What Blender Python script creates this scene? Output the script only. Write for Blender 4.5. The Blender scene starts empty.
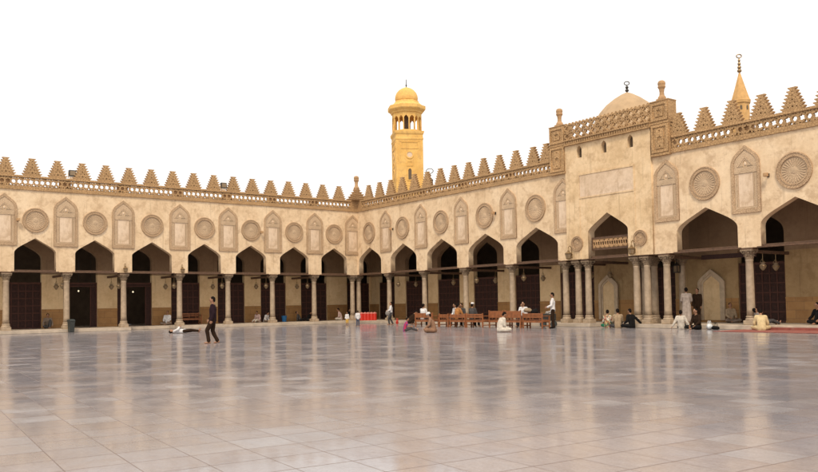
import bpy, bmesh, math, random
from mathutils import Vector, Matrix, noise
random.seed(7)
scn = bpy.context.scene
COL = scn.collection
PI = math.pi
R = math.radians

# ------------------------------------------------------------------ materials
def new_mat(name):
    m = bpy.data.materials.new(name); m.use_nodes = True
    nt = m.node_tree; nt.nodes.clear()
    out = nt.nodes.new('ShaderNodeOutputMaterial'); b = nt.nodes.new('ShaderNodeBsdfPrincipled')
    nt.links.new(b.outputs[0], out.inputs[0])
    return m, nt, b
def node(nt, t, ins=None, **kw):
    n = nt.nodes.new(t)
    for k, v in kw.items(): setattr(n, k, v)
    for k, v in (ins or {}).items():
        if isinstance(v, bpy.types.NodeSocket): nt.links.new(v, n.inputs[k])
        else: n.inputs[k].default_value = v
    return n
def math_n(nt, op, a, b=None, c=None):
    ins = {0: a}
    if b is not None: ins[1] = b
    if c is not None: ins[2] = c
    return node(nt, 'ShaderNodeMath', ins, operation=op).outputs[0]
def ramp(nt, fac, stops):
    r = node(nt, 'ShaderNodeValToRGB', {0: fac}); e = r.color_ramp.elements
    while len(e) < len(stops): e.new(0.5)
    for i, (p, c) in enumerate(stops): e[i].position = p; e[i].color = (*c, 1)
    return r.outputs[0]
def mixc(nt, f, a, b, bt='MIX'):
    n = node(nt, 'ShaderNodeMix', data_type='RGBA', blend_type=bt)
    for s, v in ((0, f), (6, a), (7, b)):
        if isinstance(v, bpy.types.NodeSocket): nt.links.new(v, n.inputs[s])
        else: n.inputs[s].default_value = v if s == 0 else (*v, 1)
    return n.outputs[2]
def obj_co(nt): return node(nt, 'ShaderNodeTexCoord').outputs['Object']
def noise_n(nt, co, scale, detail=5, rough=.55, dist=0):
    return node(nt, 'ShaderNodeTexNoise', {'Vector': co, 'Scale': scale, 'Detail': detail, 'Roughness': rough, 'Distortion': dist}).outputs[0]
def simple(name, col, rough=.6, var=.18, scale=6, bump=0, metal=0, bscale=None):
    m, nt, b = new_mat(name); co = obj_co(nt)
    n = noise_n(nt, co, scale)
    lo = tuple(c*(1-var) for c in col); hi = tuple(min(1, c*(1+var)) for c in col)
    nt.links.new(ramp(nt, n, [(.3, lo), (.7, hi)]), b.inputs['Base Color'])
    b.inputs['Roughness'].default_value = rough; b.inputs['Metallic'].default_value = metal
    if bump:
        nn = noise_n(nt, co, bscale or scale*4)
        nt.links.new(node(nt, 'ShaderNodeBump', {'Height': nn, 'Strength': bump, 'Distance': .02}).outputs[0], b.inputs['Normal'])
    return m
def emit(name, col, s):
    m, nt, b = new_mat(name); b.inputs['Base Color'].default_value = (*col, 1)
    b.inputs['Emission Color'].default_value = (*col, 1); b.inputs['Emission Strength'].default_value = s
    return m
def plaster_mat(name, a, b_, c, stain):
    m, nt, b = new_mat(name); co = obj_co(nt)
    big = noise_n(nt, co, .55, 6, .62, .1)
    col = ramp(nt, big, [(.33, c), (.47, a), (.60, b_)])
    fine = noise_n(nt, co, 5.5, 6, .7)
    col = mixc(nt, .42, col, ramp(nt, fine, [(.3, tuple(x*.78 for x in a)), (.62, b_)]))
    # patches of worn coat with an edge of their own
    pt = noise_n(nt, co, 1.5, 8, .72, .15)
    col = mixc(nt, ramp(nt, pt, [(.50, (0, 0, 0)), (.62, (.6, .6, .6))]), col, stain)
    # thin rain streaks
    mp = node(nt, 'ShaderNodeMapping', {'Vector': co, 'Scale': (5.0, 5.0, .28)}).outputs[0]
    st = noise_n(nt, mp, 1.0, 4, .6)
    col = mixc(nt, ramp(nt, st, [(.58, (0, 0, 0)), (.72, (.45, .45, .45))]), col, tuple(x*.72 for x in stain))
    nt.links.new(col, b.inputs['Base Color']); b.inputs['Roughness'].default_value = .88
    nt.links.new(node(nt, 'ShaderNodeBump', {'Height': fine, 'Strength': .35, 'Distance': .02}).outputs[0], b.inputs['Normal'])
    return m
def carved_mat(name, col, dark, scale=9, strength=.8):
    m, nt, b = new_mat(name); co = obj_co(nt)
    v = node(nt, 'ShaderNodeTexVoronoi', {'Vector': co, 'Scale': scale}, feature='DISTANCE_TO_EDGE').outputs[0]
    v2 = node(nt, 'ShaderNodeTexVoronoi', {'Vector': co, 'Scale': scale*2.3}).outputs[0]
    n = noise_n(nt, co, 1.1, 6, .6)
    c = ramp(nt, n, [(.3, tuple(x*.8 for x in col)), (.7, tuple(min(1, x*1.15) for x in col))])
    c = mixc(nt, ramp(nt, v, [(.0, (.75, .75, .75)), (.12, (0, 0, 0))]), c, dark)
    # every carved piece weathered a little differently
    rnd = node(nt, 'ShaderNodeObjectInfo').outputs['Random']
    c = mixc(nt, math_n(nt, 'MULTIPLY', rnd, .30), c, tuple(x*.62 for x in col))
    c = mixc(nt, ramp(nt, noise_n(nt, co, 3.3, 7, .7), [(.55, (0, 0, 0)), (.66, (.4, .4, .4))]), c, tuple(x*.6 for x in col))
    nt.links.new(c, b.inputs['Base Color']); b.inputs['Roughness'].default_value = .85
    h = math_n(nt, 'ADD', math_n(nt, 'MINIMUM', v, .12), math_n(nt, 'MULTIPLY', v2, .08))
    nt.links.new(node(nt, 'ShaderNodeBump', {'Height': h, 'Strength': strength, 'Distance': .12}).outputs[0], b.inputs['Normal'])
    return m
M = {}
M['plaster'] = plaster_mat('plaster', (.71, .52, .325), (.81, .63, .43), (.55, .375, .215), (.45, .30, .175))
M['portal_plaster'] = plaster_mat('portal plaster', (.67, .475, .27), (.78, .585, .37), (.53, .355, .185), (.44, .29, .155))
M['carved'] = carved_mat('carved stucco', (.54, .37, .225), (.29, .18, .10), 12, .7)
M['inner'] = plaster_mat('pale niche panel', (.66, .49, .335), (.74, .58, .43), (.55, .395, .255), (.46, .32, .20))
M['parapet'] = carved_mat('parapet stone', (.50, .31, .148), (.22, .12, .052), 8, .6)
M['stone'] = simple('plain brown stone', (.43, .26, .13), .85, .2, 3, .4)
M['marble'] = simple('column marble', (.38, .285, .195), .5, .22, 4, .25)
M['nichestone'] = simple('pale niche stone', (.50, .385, .265), .7, .18, 4, .25)
M['capital'] = carved_mat('capital marble', (.34, .245, .16), (.15, .10, .06), 16, .9)
M['beam'] = simple('old beam wood', (.105, .055, .03), .7, .35, 9, .3)
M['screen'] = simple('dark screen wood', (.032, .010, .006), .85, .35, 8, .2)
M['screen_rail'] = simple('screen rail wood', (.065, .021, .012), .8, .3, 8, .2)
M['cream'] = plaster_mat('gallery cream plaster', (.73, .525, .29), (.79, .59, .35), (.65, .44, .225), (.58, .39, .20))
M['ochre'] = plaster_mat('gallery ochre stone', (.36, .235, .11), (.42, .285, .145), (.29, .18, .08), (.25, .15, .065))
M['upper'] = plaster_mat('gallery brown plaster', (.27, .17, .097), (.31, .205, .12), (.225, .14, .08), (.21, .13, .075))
M['metal'] = simple('dark metal', (.05, .045, .04), .45, .2, 8, 0, .6)
M['brass'] = simple('aged brass', (.30, .20, .10), .4, .3, 8, .2, .7)
M['lampglass'] = simple('frosted glass', (.24, .17, .10), .35, .1, 8)
M['bulb'] = emit('lit bulb', (1, .86, .58), 1.1)
M['minaret'] = plaster_mat('yellow minaret stone', (.74, .43, .115), (.80, .50, .16), (.62, .34, .08), (.54, .32, .11))
M['turret'] = simple('turret stone', (.55, .325, .125), .85, .2, 2.5, .3)
M['dome'] = simple('dome plaster', (.42, .29, .17), .85, .14, 2, .3)
M['roof'] = simple('roof plaster', (.35, .26, .17), .9, .2, 2)
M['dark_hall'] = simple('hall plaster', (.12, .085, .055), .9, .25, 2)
M['bench'] = simple('orange brown bench wood', (.25, .085, .028), .5, .3, 7, .2)
M['red'] = simple('red plastic', (.55, .03, .015), .35, .08, 4)
M['lid'] = simple('cooler lid plastic', (.62, .22, .18), .4, .08, 4)
M['blue'] = simple('blue plastic', (.02, .16, .38), .35, .1, 4)
M['bin'] = simple('dark bin plastic', (.035, .04, .038), .4, .2, 5)
M['skin'] = simple('brown skin', (.30, .15, .085), .55, .1, 12)
M['skin2'] = simple('lighter skin', (.40, .22, .135), .55, .1, 12)
M['hair'] = simple('black hair', (.009, .006, .005), .95, .3, 30)
M['eye'] = simple('eye and mouth', (.03, .015, .012), .4, .1, 30)
M['bag'] = simple('white plastic bag', (.70, .72, .74), .35, .1, 6, .5)
M['carpet'] = None
def cloth(name, col, var=.22):
    m = simple('cloth '+name, col, .95, var, 7, .4, 0, 14); m.node_tree.nodes['Principled BSDF'].inputs['Specular IOR Level'].default_value = .12; return m
M['hair'].node_tree.nodes['Principled BSDF'].inputs['Specular IOR Level'].default_value = .12
CL = {k: cloth(k, c) for k, c in dict(plum=(.020, .010, .014), brownblack=(.026, .014, .008), white=(.62, .60, .60), offwhite=(.54, .48, .41), cream=(.56, .44, .25),
      grey=(.30, .27, .25), greydark=(.06, .055, .055), navy=(.03, .035, .07), black=(.010, .009, .009), brown=(.24, .135, .085), tan=(.31, .225, .145), rust=(.36, .16, .055),
      robe=(.36, .30, .265), yellow=(.62, .36, .06), purple=(.16, .03, .12), green=(.02, .17, .09), denim=(.05, .06, .10), dim=(.20, .15, .115), pink=(.50, .36, .33)).items()}
def plaid():
    m, nt, b = new_mat('patterned shirt'); co = obj_co(nt)
    v = node(nt, 'ShaderNodeTexVoronoi', {'Vector': co, 'Scale': 14.0}).outputs['Color']
    s = node(nt, 'ShaderNodeSeparateColor', {0: v}).outputs[0]
    nt.links.new(ramp(nt, s, [(.2, (.04, .10, .05)), (.4, (.45, .33, .14)), (.6, (.28, .06, .04)), (.8, (.55, .5, .42))]), b.inputs['Base Color']); b.inputs['Roughness'].default_value = .85
    return m
CL['pattern'] = plaid()
def striped():
    m, nt, b = new_mat('red and purple striped shirt'); co = obj_co(nt)
    w = node(nt, 'ShaderNodeTexWave', {'Vector': co, 'Scale': 4.5, 'Distortion': 1.0}, bands_direction='Y').outputs['Fac']
    nt.links.new(ramp(nt, w, [(.4, (.07, .03, .22)), (.6, (.42, .03, .07))]), b.inputs['Base Color']); b.inputs['Roughness'].default_value = .85
    return m
CL['stripe'] = striped()

def dado_mat():
    m, nt, b = new_mat('ochre stone dado'); co = obj_co(nt)
    mp = node(nt, 'ShaderNodeMapping', {'Vector': co, 'Rotation': (R(90), 0, 0)}).outputs[0]
    br = node(nt, 'ShaderNodeTexBrick', {'Vector': mp, 'Color1': (.40, .20, .06, 1), 'Color2': (.31, .15, .045, 1), 'Mortar': (.17, .09, .04, 1), 'Scale': 1.0, 'Mortar Size': .012, 'Brick Width': .8, 'Row Height': .4})
    n = noise_n(nt, co, 3, 6, .6)
    c = mixc(nt, .35, br.outputs[0], ramp(nt, n, [(.3, (.22, .11, .04)), (.7, (.42, .25, .10))]))
    nt.links.new(c, b.inputs['Base Color']); b.inputs['Roughness'].default_value = .7
    return m
M['dado'] = dado_mat()
def carpet_mat():
    m, nt, b = new_mat('red carpet'); co = obj_co(nt)
    n = noise_n(nt, co, 3.5, 5, .6); v = node(nt, 'ShaderNodeTexVoronoi', {'Vector': co, 'Scale': 3.2}).outputs[0]
    c = mixc(nt, ramp(nt, v, [(.2, (.5, .5, .5)), (.35, (0, 0, 0))]), ramp(nt, n, [(.3, (.21, .055, .042)), (.7, (.31, .095, .07))]), (.26, .15, .115))
    nt.links.new(c, b.inputs['Base Color']); b.inputs['Roughness'].default_value = .95
    return m
M['carpet'] = carpet_mat()
def floor_mat():
    m, nt, b = new_mat('polished marble paving'); co = obj_co(nt)
    mp = node(nt, 'ShaderNodeMapping', {'Vector': co, 'Rotation': (0, 0, R(4))}).outputs[0]
    s = node(nt, 'ShaderNodeSeparateXYZ', {0: mp})
    TX, TY = .54, .56
    u = math_n(nt, 'DIVIDE', s.outputs[0], TX); i = math_n(nt, 'FLOOR', u)
    ri = node(nt, 'ShaderNodeTexWhiteNoise', {'W': i}, noise_dimensions='1D').outputs['Value']
    v = math_n(nt, 'ADD', math_n(nt, 'DIVIDE', s.outputs[1], TY), math_n(nt, 'MULTIPLY', ri, .0)); j = math_n(nt, 'FLOOR', v)
    ij = node(nt, 'ShaderNodeCombineXYZ', {0: i, 1: j}).outputs[0]
    wn = node(nt, 'ShaderNodeTexWhiteNoise', {'Vector': ij}, noise_dimensions='3D')
    rv, rc = wn.outputs['Value'], wn.outputs['Color']
    rs = node(nt, 'ShaderNodeSeparateColor', {0: rc})
    base = ramp(nt, rv, [(.0, (.245, .225, .245)), (.3, (.325, .31, .34)), (.55, (.285, .27, .30)), (.8, (.29, .23, .21)), (.93, (.42, .415, .44)), (1.0, (.245, .245, .275))])
    # veins run along each slab
    off = node(nt, 'ShaderNodeVectorMath', {0: mp, 1: rc}, operation='ADD').outputs[0]
    mv = node(nt, 'ShaderNodeMapping', {'Vector': off, 'Scale': (5.5, 2.2, 1)}).outputs[0]
    ve = noise_n(nt, mv, 1.5, 8, .66, 1.2)
    base = mixc(nt, .42, base, ramp(nt, ve, [(.3, (.175, .155, .17)), (.5, (.295, .28, .305)), (.7, (.40, .39, .42))]))
    gt = noise_n(nt, co, 34, 6, .8)
    base = mixc(nt, .28, base, ramp(nt, gt, [(.34, (.14, .11, .11)), (.5, (.31, .28, .29)), (.66, (.46, .44, .45))]))
    gr = noise_n(nt, co, .16, 4, .6)
    base = mixc(nt, ramp(nt, gr, [(.42, (0, 0, 0)), (.62, (.45, .45, .45))]), base, (.215, .21, .225))
    # joints
    fu = math_n(nt, 'FRACT', u); fv = math_n(nt, 'FRACT', v)
    du = math_n(nt, 'MULTIPLY', math_n(nt, 'MINIMUM', fu, math_n(nt, 'SUBTRACT', 1.0, fu)), TX)
    dv = math_n(nt, 'MULTIPLY', math_n(nt, 'MINIMUM', fv, math_n(nt, 'SUBTRACT', 1.0, fv)), TY)
    jn = math_n(nt, 'LESS_THAN', math_n(nt, 'MINIMUM', du, math_n(nt, 'MULTIPLY', dv, .6)), .0048)
    base = mixc(nt, math_n(nt, 'MULTIPLY', jn, .9), base, (.12, .07, .05))
    nt.links.new(base, b.inputs['Base Color'])
    # wear: some slabs and patches more polished than others
    wr = noise_n(nt, co, .9, 5, .65, .6)
    r0 = math_n(nt, 'ADD', math_n(nt, 'MULTIPLY', math_n(nt, 'POWER', rs.outputs[0], 3.0), .05), .105)
    r1 = math_n(nt, 'ADD', r0, math_n(nt, 'MULTIPLY', node(nt, 'ShaderNodeMapRange', {0: wr, 1: .42, 2: .68, 3: 0.0, 4: .10}).outputs[0], 1.0))
    r1 = math_n(nt, 'ADD', r1, math_n(nt, 'MULTIPLY', jn, .4))
    nt.links.new(r1, b.inputs['Roughness'])
    b.inputs['IOR'].default_value = 1.58
    sp = noise_n(nt, co, 1.6, 6, .7, .5)
    nt.links.new(math_n(nt, 'ADD', math_n(nt, 'MULTIPLY', node(nt, 'ShaderNodeMapRange', {0: sp, 1: .38, 2: .66, 3: 0.0, 4: 1.0}).outputs[0], .5), math_n(nt, 'ADD', .22, math_n(nt, 'MULTIPLY', rs.outputs[1], .22))), b.inputs['Specular IOR Level'])
    # each slab lies at its own slight tilt, its face slightly uneven
    tilt = node(nt, 'ShaderNodeVectorMath', {0: node(nt, 'ShaderNodeVectorMath', {0: rc, 1: (.5, .5, .5)}, operation='SUBTRACT').outputs[0], 1: (.0045, .0045, 0)}, operation='MULTIPLY').outputs[0]
    geo = node(nt, 'ShaderNodeNewGeometry').outputs['Normal']
    nn = node(nt, 'ShaderNodeVectorMath', {0: geo, 1: tilt}, operation='ADD').outputs[0]
    nn = node(nt, 'ShaderNodeVectorMath', {0: nn}, operation='NORMALIZE').outputs[0]
    bh = noise_n(nt, co, 4.2, 4, .6)
    bp = node(nt, 'ShaderNodeBump', {'Height': bh, 'Strength': .085, 'Distance': .012, 'Normal': nn}).outputs[0]
    nt.links.new(bp, b.inputs['Normal'])
    return m
M['floor'] = floor_mat()

# ------------------------------------------------------------------ mesh helpers
TS = bpy.data.scenes.new('workbench')
def evaluated(o):
    """the mesh of an object, worked out in an empty side scene so that it stays quick"""
    TS.collection.objects.link(o); vl = TS.view_layers[0]; vl.update(); dg = vl.depsgraph
    me = bpy.data.meshes.new_from_object(o.evaluated_get(dg)); TS.collection.objects.unlink(o); return me
def finish(bm, name, mat, parent=None, smooth=False, loc=None, rz=None):
    me = bpy.data.meshes.new(name)
    bmesh.ops.recalc_face_normals(bm, faces=bm.faces)
    bm.to_mesh(me); bm.free()
    return link(me, name, mat, parent, smooth, loc, rz)
def link(me, name, mat, parent=None, smooth=False, loc=None, rz=None):
    if mat is not None and not me.materials: me.materials.append(mat)
    if smooth: me.polygons.foreach_set('use_smooth', [True]*len(me.polygons))
    o = bpy.data.objects.new(name, me); COL.objects.link(o)
    if parent: o.parent = parent
    if loc is not None: o.location = loc
    if rz is not None: o.rotation_euler = (0, 0, rz)
    return o
def empty(name, loc=(0, 0, 0), rz=0, label=None, cat=None, group=None):
    o = bpy.data.objects.new(name, None); o.empty_display_size = .2; COL.objects.link(o)
    o.location = loc; o.rotation_euler = (0, 0, rz); tag(o, label, cat, group); return o
def tag(o, label=None, cat=None, group=None, kind=None):
    for k, v in (('label', label), ('category', cat), ('group', group), ('kind', kind)):
        if v: o[k] = v
    return o
def box(bm, x0, x1, y0, y1, z0, z1):
    vs = [bm.verts.new(p) for p in ((x0, y0, z0), (x1, y0, z0), (x1, y1, z0), (x0, y1, z0), (x0, y0, z1), (x1, y0, z1), (x1, y1, z1), (x0, y1, z1))]
    for f in ((0, 3, 2, 1), (4, 5, 6, 7), (0, 1, 5, 4), (1, 2, 6, 5), (2, 3, 7, 6), (3, 0, 4, 7)): bm.faces.new([vs[i] for i in f])
    return vs
def bbox(bm, x0, x1, y0, y1, z0, z1, w=.015):
    t = bmesh.new(); box(t, x0, x1, y0, y1, z0, z1)
    bmesh.ops.bevel(t, geom=t.edges[:], offset=w, segments=1, affect='EDGES'); merge(bm, t)
def merge(bm, other, mtx=None):
    me = bpy.data.meshes.new('tmp'); other.to_mesh(me); other.free()
    if mtx is not None: me.transform(mtx)
    bm.from_mesh(me); bpy.data.meshes.remove(me)
def lathe(bm, prof, n=16, c=(0, 0, 0), rot=0):
    rings = []
    for r, z in prof:
        if r < 1e-4: rings.append([bm.verts.new((c[0], c[1], c[2]+z))])
        else: rings.append([bm.verts.new((c[0]+r*math.cos(rot+2*PI*k/n), c[1]+r*math.sin(rot+2*PI*k/n), c[2]+z)) for k in range(n)])
    for a, b in zip(rings, rings[1:]):
        for k in range(n):
            k2 = (k+1) % n
            if len(a) == 1 and len(b) > 1: bm.faces.new((a[0], b[k2], b[k]))
            elif len(b) == 1 and len(a) > 1: bm.faces.new((a[k], a[k2], b[0]))
            elif len(a) > 1: bm.faces.new((a[k], a[k2], b[k2], b[k]))
    if len(rings[0]) > 1: bm.faces.new(rings[0][::-1])
    if len(rings[-1]) > 1: bm.faces.new(rings[-1])
def frame_of(d):
    d = d.normalized(); a = Vector((0, 0, 1)) if abs(d.z) < .9 else Vector((1, 0, 0))
    s = d.cross(a).normalized(); return d, s, d.cross(s).normalized()
def cap(bm, p0, r0, p1, r1, n=10):
    p0, p1 = Vector(p0), Vector(p1); d = p1-p0
    if d.length < 1e-5: d = Vector((0, 0, 1e-4))
    d, s, t = frame_of(d)
    rings = []
    for a in (-80, -45, 0): rings.append((p0 + d*r0*math.sin(R(a)), r0*math.cos(R(a))))
    for a in (0, 45, 80): rings.append((p1 + d*r1*math.sin(R(a)), r1*math.cos(R(a))))
    vr = [[bm.verts.new(c + (s*math.cos(2*PI*k/n) + t*math.sin(2*PI*k/n))*r) for k in range(n)] for c, r in rings]
    for a, b in zip(vr, vr[1:]):
        for k in range(n): bm.faces.new((a[k], a[(k+1) % n], b[(k+1) % n], b[k]))
    bm.faces.new(vr[0][::-1]); bm.faces.new(vr[-1])
def tube(bm, pts, r, n=8):
    for a, b in zip(pts, pts[1:]): cap(bm, a, r, b, r, n)
def ell(bm, c, r, M3=None, u=14, v=9):
    t = bmesh.new(); bmesh.ops.create_uvsphere(t, u_segments=u, v_segments=v, radius=1)
    m = Matrix.Diagonal((*r, 1))
    if M3 is not None: m = M3.to_4x4() @ m
    merge(bm, t, Matrix.Translation(c) @ m)
def plate_mesh(polys, t, bevel=0):
    """filled outlines with holes in the x-z plane, thickness from y=0 to y=t"""
    cu = bpy.data.curves.new('tmp', 'CURVE'); cu.dimensions = '2D'; cu.fill_mode = 'BOTH'; cu.extrude = t/2-bevel
    if bevel: cu.bevel_depth = bevel; cu.bevel_resolution = 0; cu.offset = -bevel
    for pl in polys:
        s = cu.splines.new('POLY'); s.points.add(len(pl)-1); s.use_cyclic_u = True
        for p, q in zip(s.points, pl): p.co = (q[0], q[1], 0, 1)
    o = bpy.data.objects.new('tmp', cu); me = evaluated(o)
    bpy.data.objects.remove(o); bpy.data.curves.remove(cu)
    me.materials.clear()
    me.transform(Matrix.Translation((0, t/2, 0)) @ Matrix.Rotation(PI/2, 4, 'X'))
    return me
def plate(bm, polys, t, mtx=None):
    me = plate_mesh(polys, t)
    if mtx is not None: me.transform(mtx)
    bm.from_mesh(me); bpy.data.meshes.remove(me)
def arch_half(h, zs, za, m, n=6):
    """right half of a keel arch from (h,zs) to (0,za)"""
    q = .60*h; Q = Vector((q, za-q*m)); P = Vector((h, zs)); C = Vector((h, za-h*m))
    if C.y < zs: C.y = zs + .01
    out = [((1-t)**2*P + 2*t*(1-t)*C + t*t*Q) for t in [k/n for k in range(n+1)]]
    return [(p.x, p.y) for p in out] + [(0, za)]
def arch_pts(cx, h, zs, za, m, z0=None):
    """left foot -> apex -> right foot"""
    r = arch_half(h, zs, za, m)
    pts = [(cx-x, z) for x, z in r] + [(cx+x, z) for x, z in r[-2::-1]]
    if z0 is not None: pts = [(cx-h, z0)] + pts + [(cx+h, z0)]
    return pts
def circ(cx, cz, r, n=24, ph=0): return [(cx+r*math.cos(ph+2*PI*k/n), cz+r*math.sin(ph+2*PI*k/n)) for k in range(n)]
def star(cx, cz, ro, ri, n=6, ph=PI/2): return [(cx+(ro if k % 2 == 0 else ri)*math.cos(ph+PI*k/n), cz+(ro if k % 2 == 0 else ri)*math.sin(ph+PI*k/n)) for k in range(2*n)]

# ------------------------------------------------------------------ shared shapes
ZC, ZR = 8.39, 9.24        # cornice underside, top of the parapet rail
def column_meshes():
    b = bmesh.new()
    box(b, -.25, .25, -.25, .25, .20, .40)
    bmesh.ops.bevel(b, geom=b.edges[:], offset=.02, segments=1, affect='EDGES')
    lathe(b, [(.235, .40), (.25, .44), (.235, .48), (.20, .50), (.205, .535), (.225, .56), (.205, .59), (.185, .60)], 20)
    s = bmesh.new(); lathe(s, [(.182, .60), (.176, .9), (.174, 1.6), (.166, 2.4), (.158, 3.0), (.172, 3.03), (.172, 3.07), (.158, 3.09)], 20)
    c = bmesh.new(); lathe(c, [(.158, 3.09), (.175, 3.2), (.20, 3.32), (.24, 3.41), (.26, 3.45)], 16)
    for row, (z0, z1, r0, r1, n) in enumerate(((3.10, 3.27, .165, .235, 8), (3.22, 3.40, .18, .29, 8))):
        for k in range(n):
            a = 2*PI*(k+.5*row)/n; d = Vector((math.cos(a), math.sin(a), 0)); q = Vector((-d.y, d.x, 0))
            pts = [d*r0+Vector((0, 0, z0)), d*(r0+.02)+Vector((0, 0, z1-.06)), d*r1+Vector((0, 0, z1)), d*(r1+.012)+Vector((0, 0, z1-.04))]
            w = (.055, .06, .04, .015)
            vs = [(c.verts.new(p-q*w_), c.verts.new(p+q*w_)) for p, w_ in zip(pts, w)]
            vb = [(c.verts.new(p-q*w_-d*.03), c.verts.new(p+q*w_-d*.03)) for p, w_ in zip(pts, w)]
            for (a1, a2), (b1, b2), (c1, c2), (d1, d2) in zip(vs, vs[1:], vb, vb[1:]):
                c.faces.new((a1, a2, b2, b1)); c.faces.new((c2, c1, d1, d2)); c.faces.new((a1, b1, d1, c1)); c.faces.new((b2, a2, c2, d2))
    for sx in (-1, 1):
        for sy in (-1, 1): cap(c, (sx*.17, sy*.17, 3.34), .03, (sx*.235, sy*.235, 3.43), .035, 6)
    box(c, -.275, .275, -.275, .275, 3.45, 3.52)
    i = bmesh.new(); box(i, -.29, .29, -.24, .24, 3.52, 3.598)
    out = []
    for n, bm in (('base', b), ('shaft', s), ('capital', c), ('impost', i)):
        me = bpy.data.meshes.new(n); bmesh.ops.recalc_face_normals(bm, faces=bm.faces); bm.to_mesh(me); bm.free()
        if n == 'shaft': me.polygons.foreach_set('use_smooth', [True]*len(me.polygons))
        me.materials.append(M[{'base': 'marble', 'shaft': 'marble', 'capital': 'capital', 'impost': 'beam'}[n]]); out.append((n, me))
    return out
COLM = column_meshes()
def column(parent, x, y, name='column', sc=1.0):
    o = link(COLM[1][1], name, None, parent, loc=(x, y, 0))
    o.rotation_euler = (0, 0, random.choice((0, PI/2, PI, -PI/2)))
    for n, me in (COLM[0], COLM[2], COLM[3]): link(me, n, None, o)
    return o
def merlon_mesh():
    n = 7; H = 1.0; pts_r = []
    for k in range(n):
        z0 = H*k/n; z1 = H*(k+1)/n; w = .54-(.54-.185)*k/(n-1)
        pts_r += [(w-.09, z0+.0), (w-.085, z0+.03), (w+.01, z1-.035), (w+.01, z1)]
    outline = pts_r + [(-x, z) for x, z in reversed(pts_r)]
    holes = []
    for (hx, hz, r, nn) in ((0, .17, .055, 6), (.19, .15, .04, 5), (-.19, .15, .04, 5), (.36, .11, .03, 4), (-.36, .11, .03, 4), (.1, .33, .04, 5), (-.1, .33, .04, 5), (.25, .34, .03, 4), (-.25, .34, .03, 4), (0, .47, .045, 6), (.14, .53, .03, 4), (-.14, .53, .03, 4), (0, .65, .035, 5), (0, .82, .035, 4)):
        holes.append(circ(hx, hz, r*.8, nn, .3))
    me = plate_mesh([outline] + holes, .17)
    # backing slab set behind the pierced face so that most piercings read dark
    b = bmesh.new(); b.from_mesh(me)
    bx = bmesh.new()
    inner = [(x-.07 if x > 0 else x+.07, z) for x, z in outline]
    me2 = plate_mesh([[( .45, .0), (.30, .45), (.12, .93), (-.12, .93), (-.30, .45), (-.45, 0)]], .05)
    me2.transform(Matrix.Translation((0, .10, 0))); b.from_mesh(me2); bpy.data.meshes.remove(me2); bx.free()
    b.to_mesh(me); b.free(); me.materials.append(M['parapet']); return me
MERLON = merlon_mesh()
def niche_meshes(hw=.68):
    out = [(-hw, 5.13)] + [(-x, z) for x, z in arch_half(hw, 7.28, 8.13, .78)] + [(x, z) for x, z in arch_half(hw, 7.28, 8.13, .78)[-2::-1]] + [(hw, 5.13)]
    iw = hw-.14
    inn = [(-iw, 5.32)] + [(-x, z) for x, z in arch_half(iw, 7.26, 7.95, .78)] + [(x, z) for x, z in arch_half(iw, 7.26, 7.95, .78)[-2::-1]] + [(iw, 5.32)]
    fr = plate_mesh([out, inn], .06); fr.transform(Matrix.Translation((0, -.06, 0))); fr.materials.append(M['carved'])
    # carved tympanum with a little keel niche, held by two colonnettes and a sill
    b = bmesh.new()
    ty = [(-iw+.004, 6.98)] + [(-x, z) for x, z in arch_half(iw-.004, 7.26, 7.945, .78)] + [(x, z) for x, z in arch_half(iw-.004, 7.26, 7.945, .78)[-2::-1]] + [(iw-.004, 6.98)]
    hole = arch_pts(0, .10, 7.32, 7.5, .9, 7.16)
    plate(b, [ty, hole], .03, Matrix.Translation((0, -.033, 0)))
    band = [(-x*.72, z-.13) for x, z in arch_half(iw, 7.33, 7.8, .85)] + [(x*.72, z-.13) for x, z in arch_half(iw, 7.33, 7.8, .85)[-2::-1]]
    ban2 = [(x*.82, (z-7.2)*.82+7.2) for x, z in band]
    plate(b, [band, ban2], .02, Matrix.Translation((0, -.05, 0)))
    box(b, -iw+.02, iw-.02, -.045, -.002, 6.90, 6.976)
    box(b, -iw+.02, iw-.02, -.035, -.002, 5.325, 5.40)
    for s in (-1, 1):
        cap(b, (s*(iw-.165), -.02, 5.42), .024, (s*(iw-.165), -.02, 6.88), .024, 8)
        box(b, s*(iw-.075) - .06, s*(iw-.075) + .06, -.022, -.002, 5.41, 6.89)
    ca = bpy.data.meshes.new('carving'); bmesh.ops.recalc_face_normals(b, faces=b.faces); b.to_mesh(ca); b.free(); ca.materials.append(M['rosette'])
    pa = bpy.data.meshes.new('panel'); b = bmesh.new(); box(b, -iw+.20, iw-.20, -.016, -.001, 5.41, 6.89); b.to_mesh(pa); b.free(); pa.materials.append(M['inner'])
    b = bmesh.new(); ell(b, (0, -.012, 7.31), (.06, .03, .085), None, 10, 6); bo = bpy.data.meshes.new('boss'); b.to_mesh(bo); b.free(); bo.materials.append(M['inner'])
    return fr, ca, pa, bo

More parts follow.
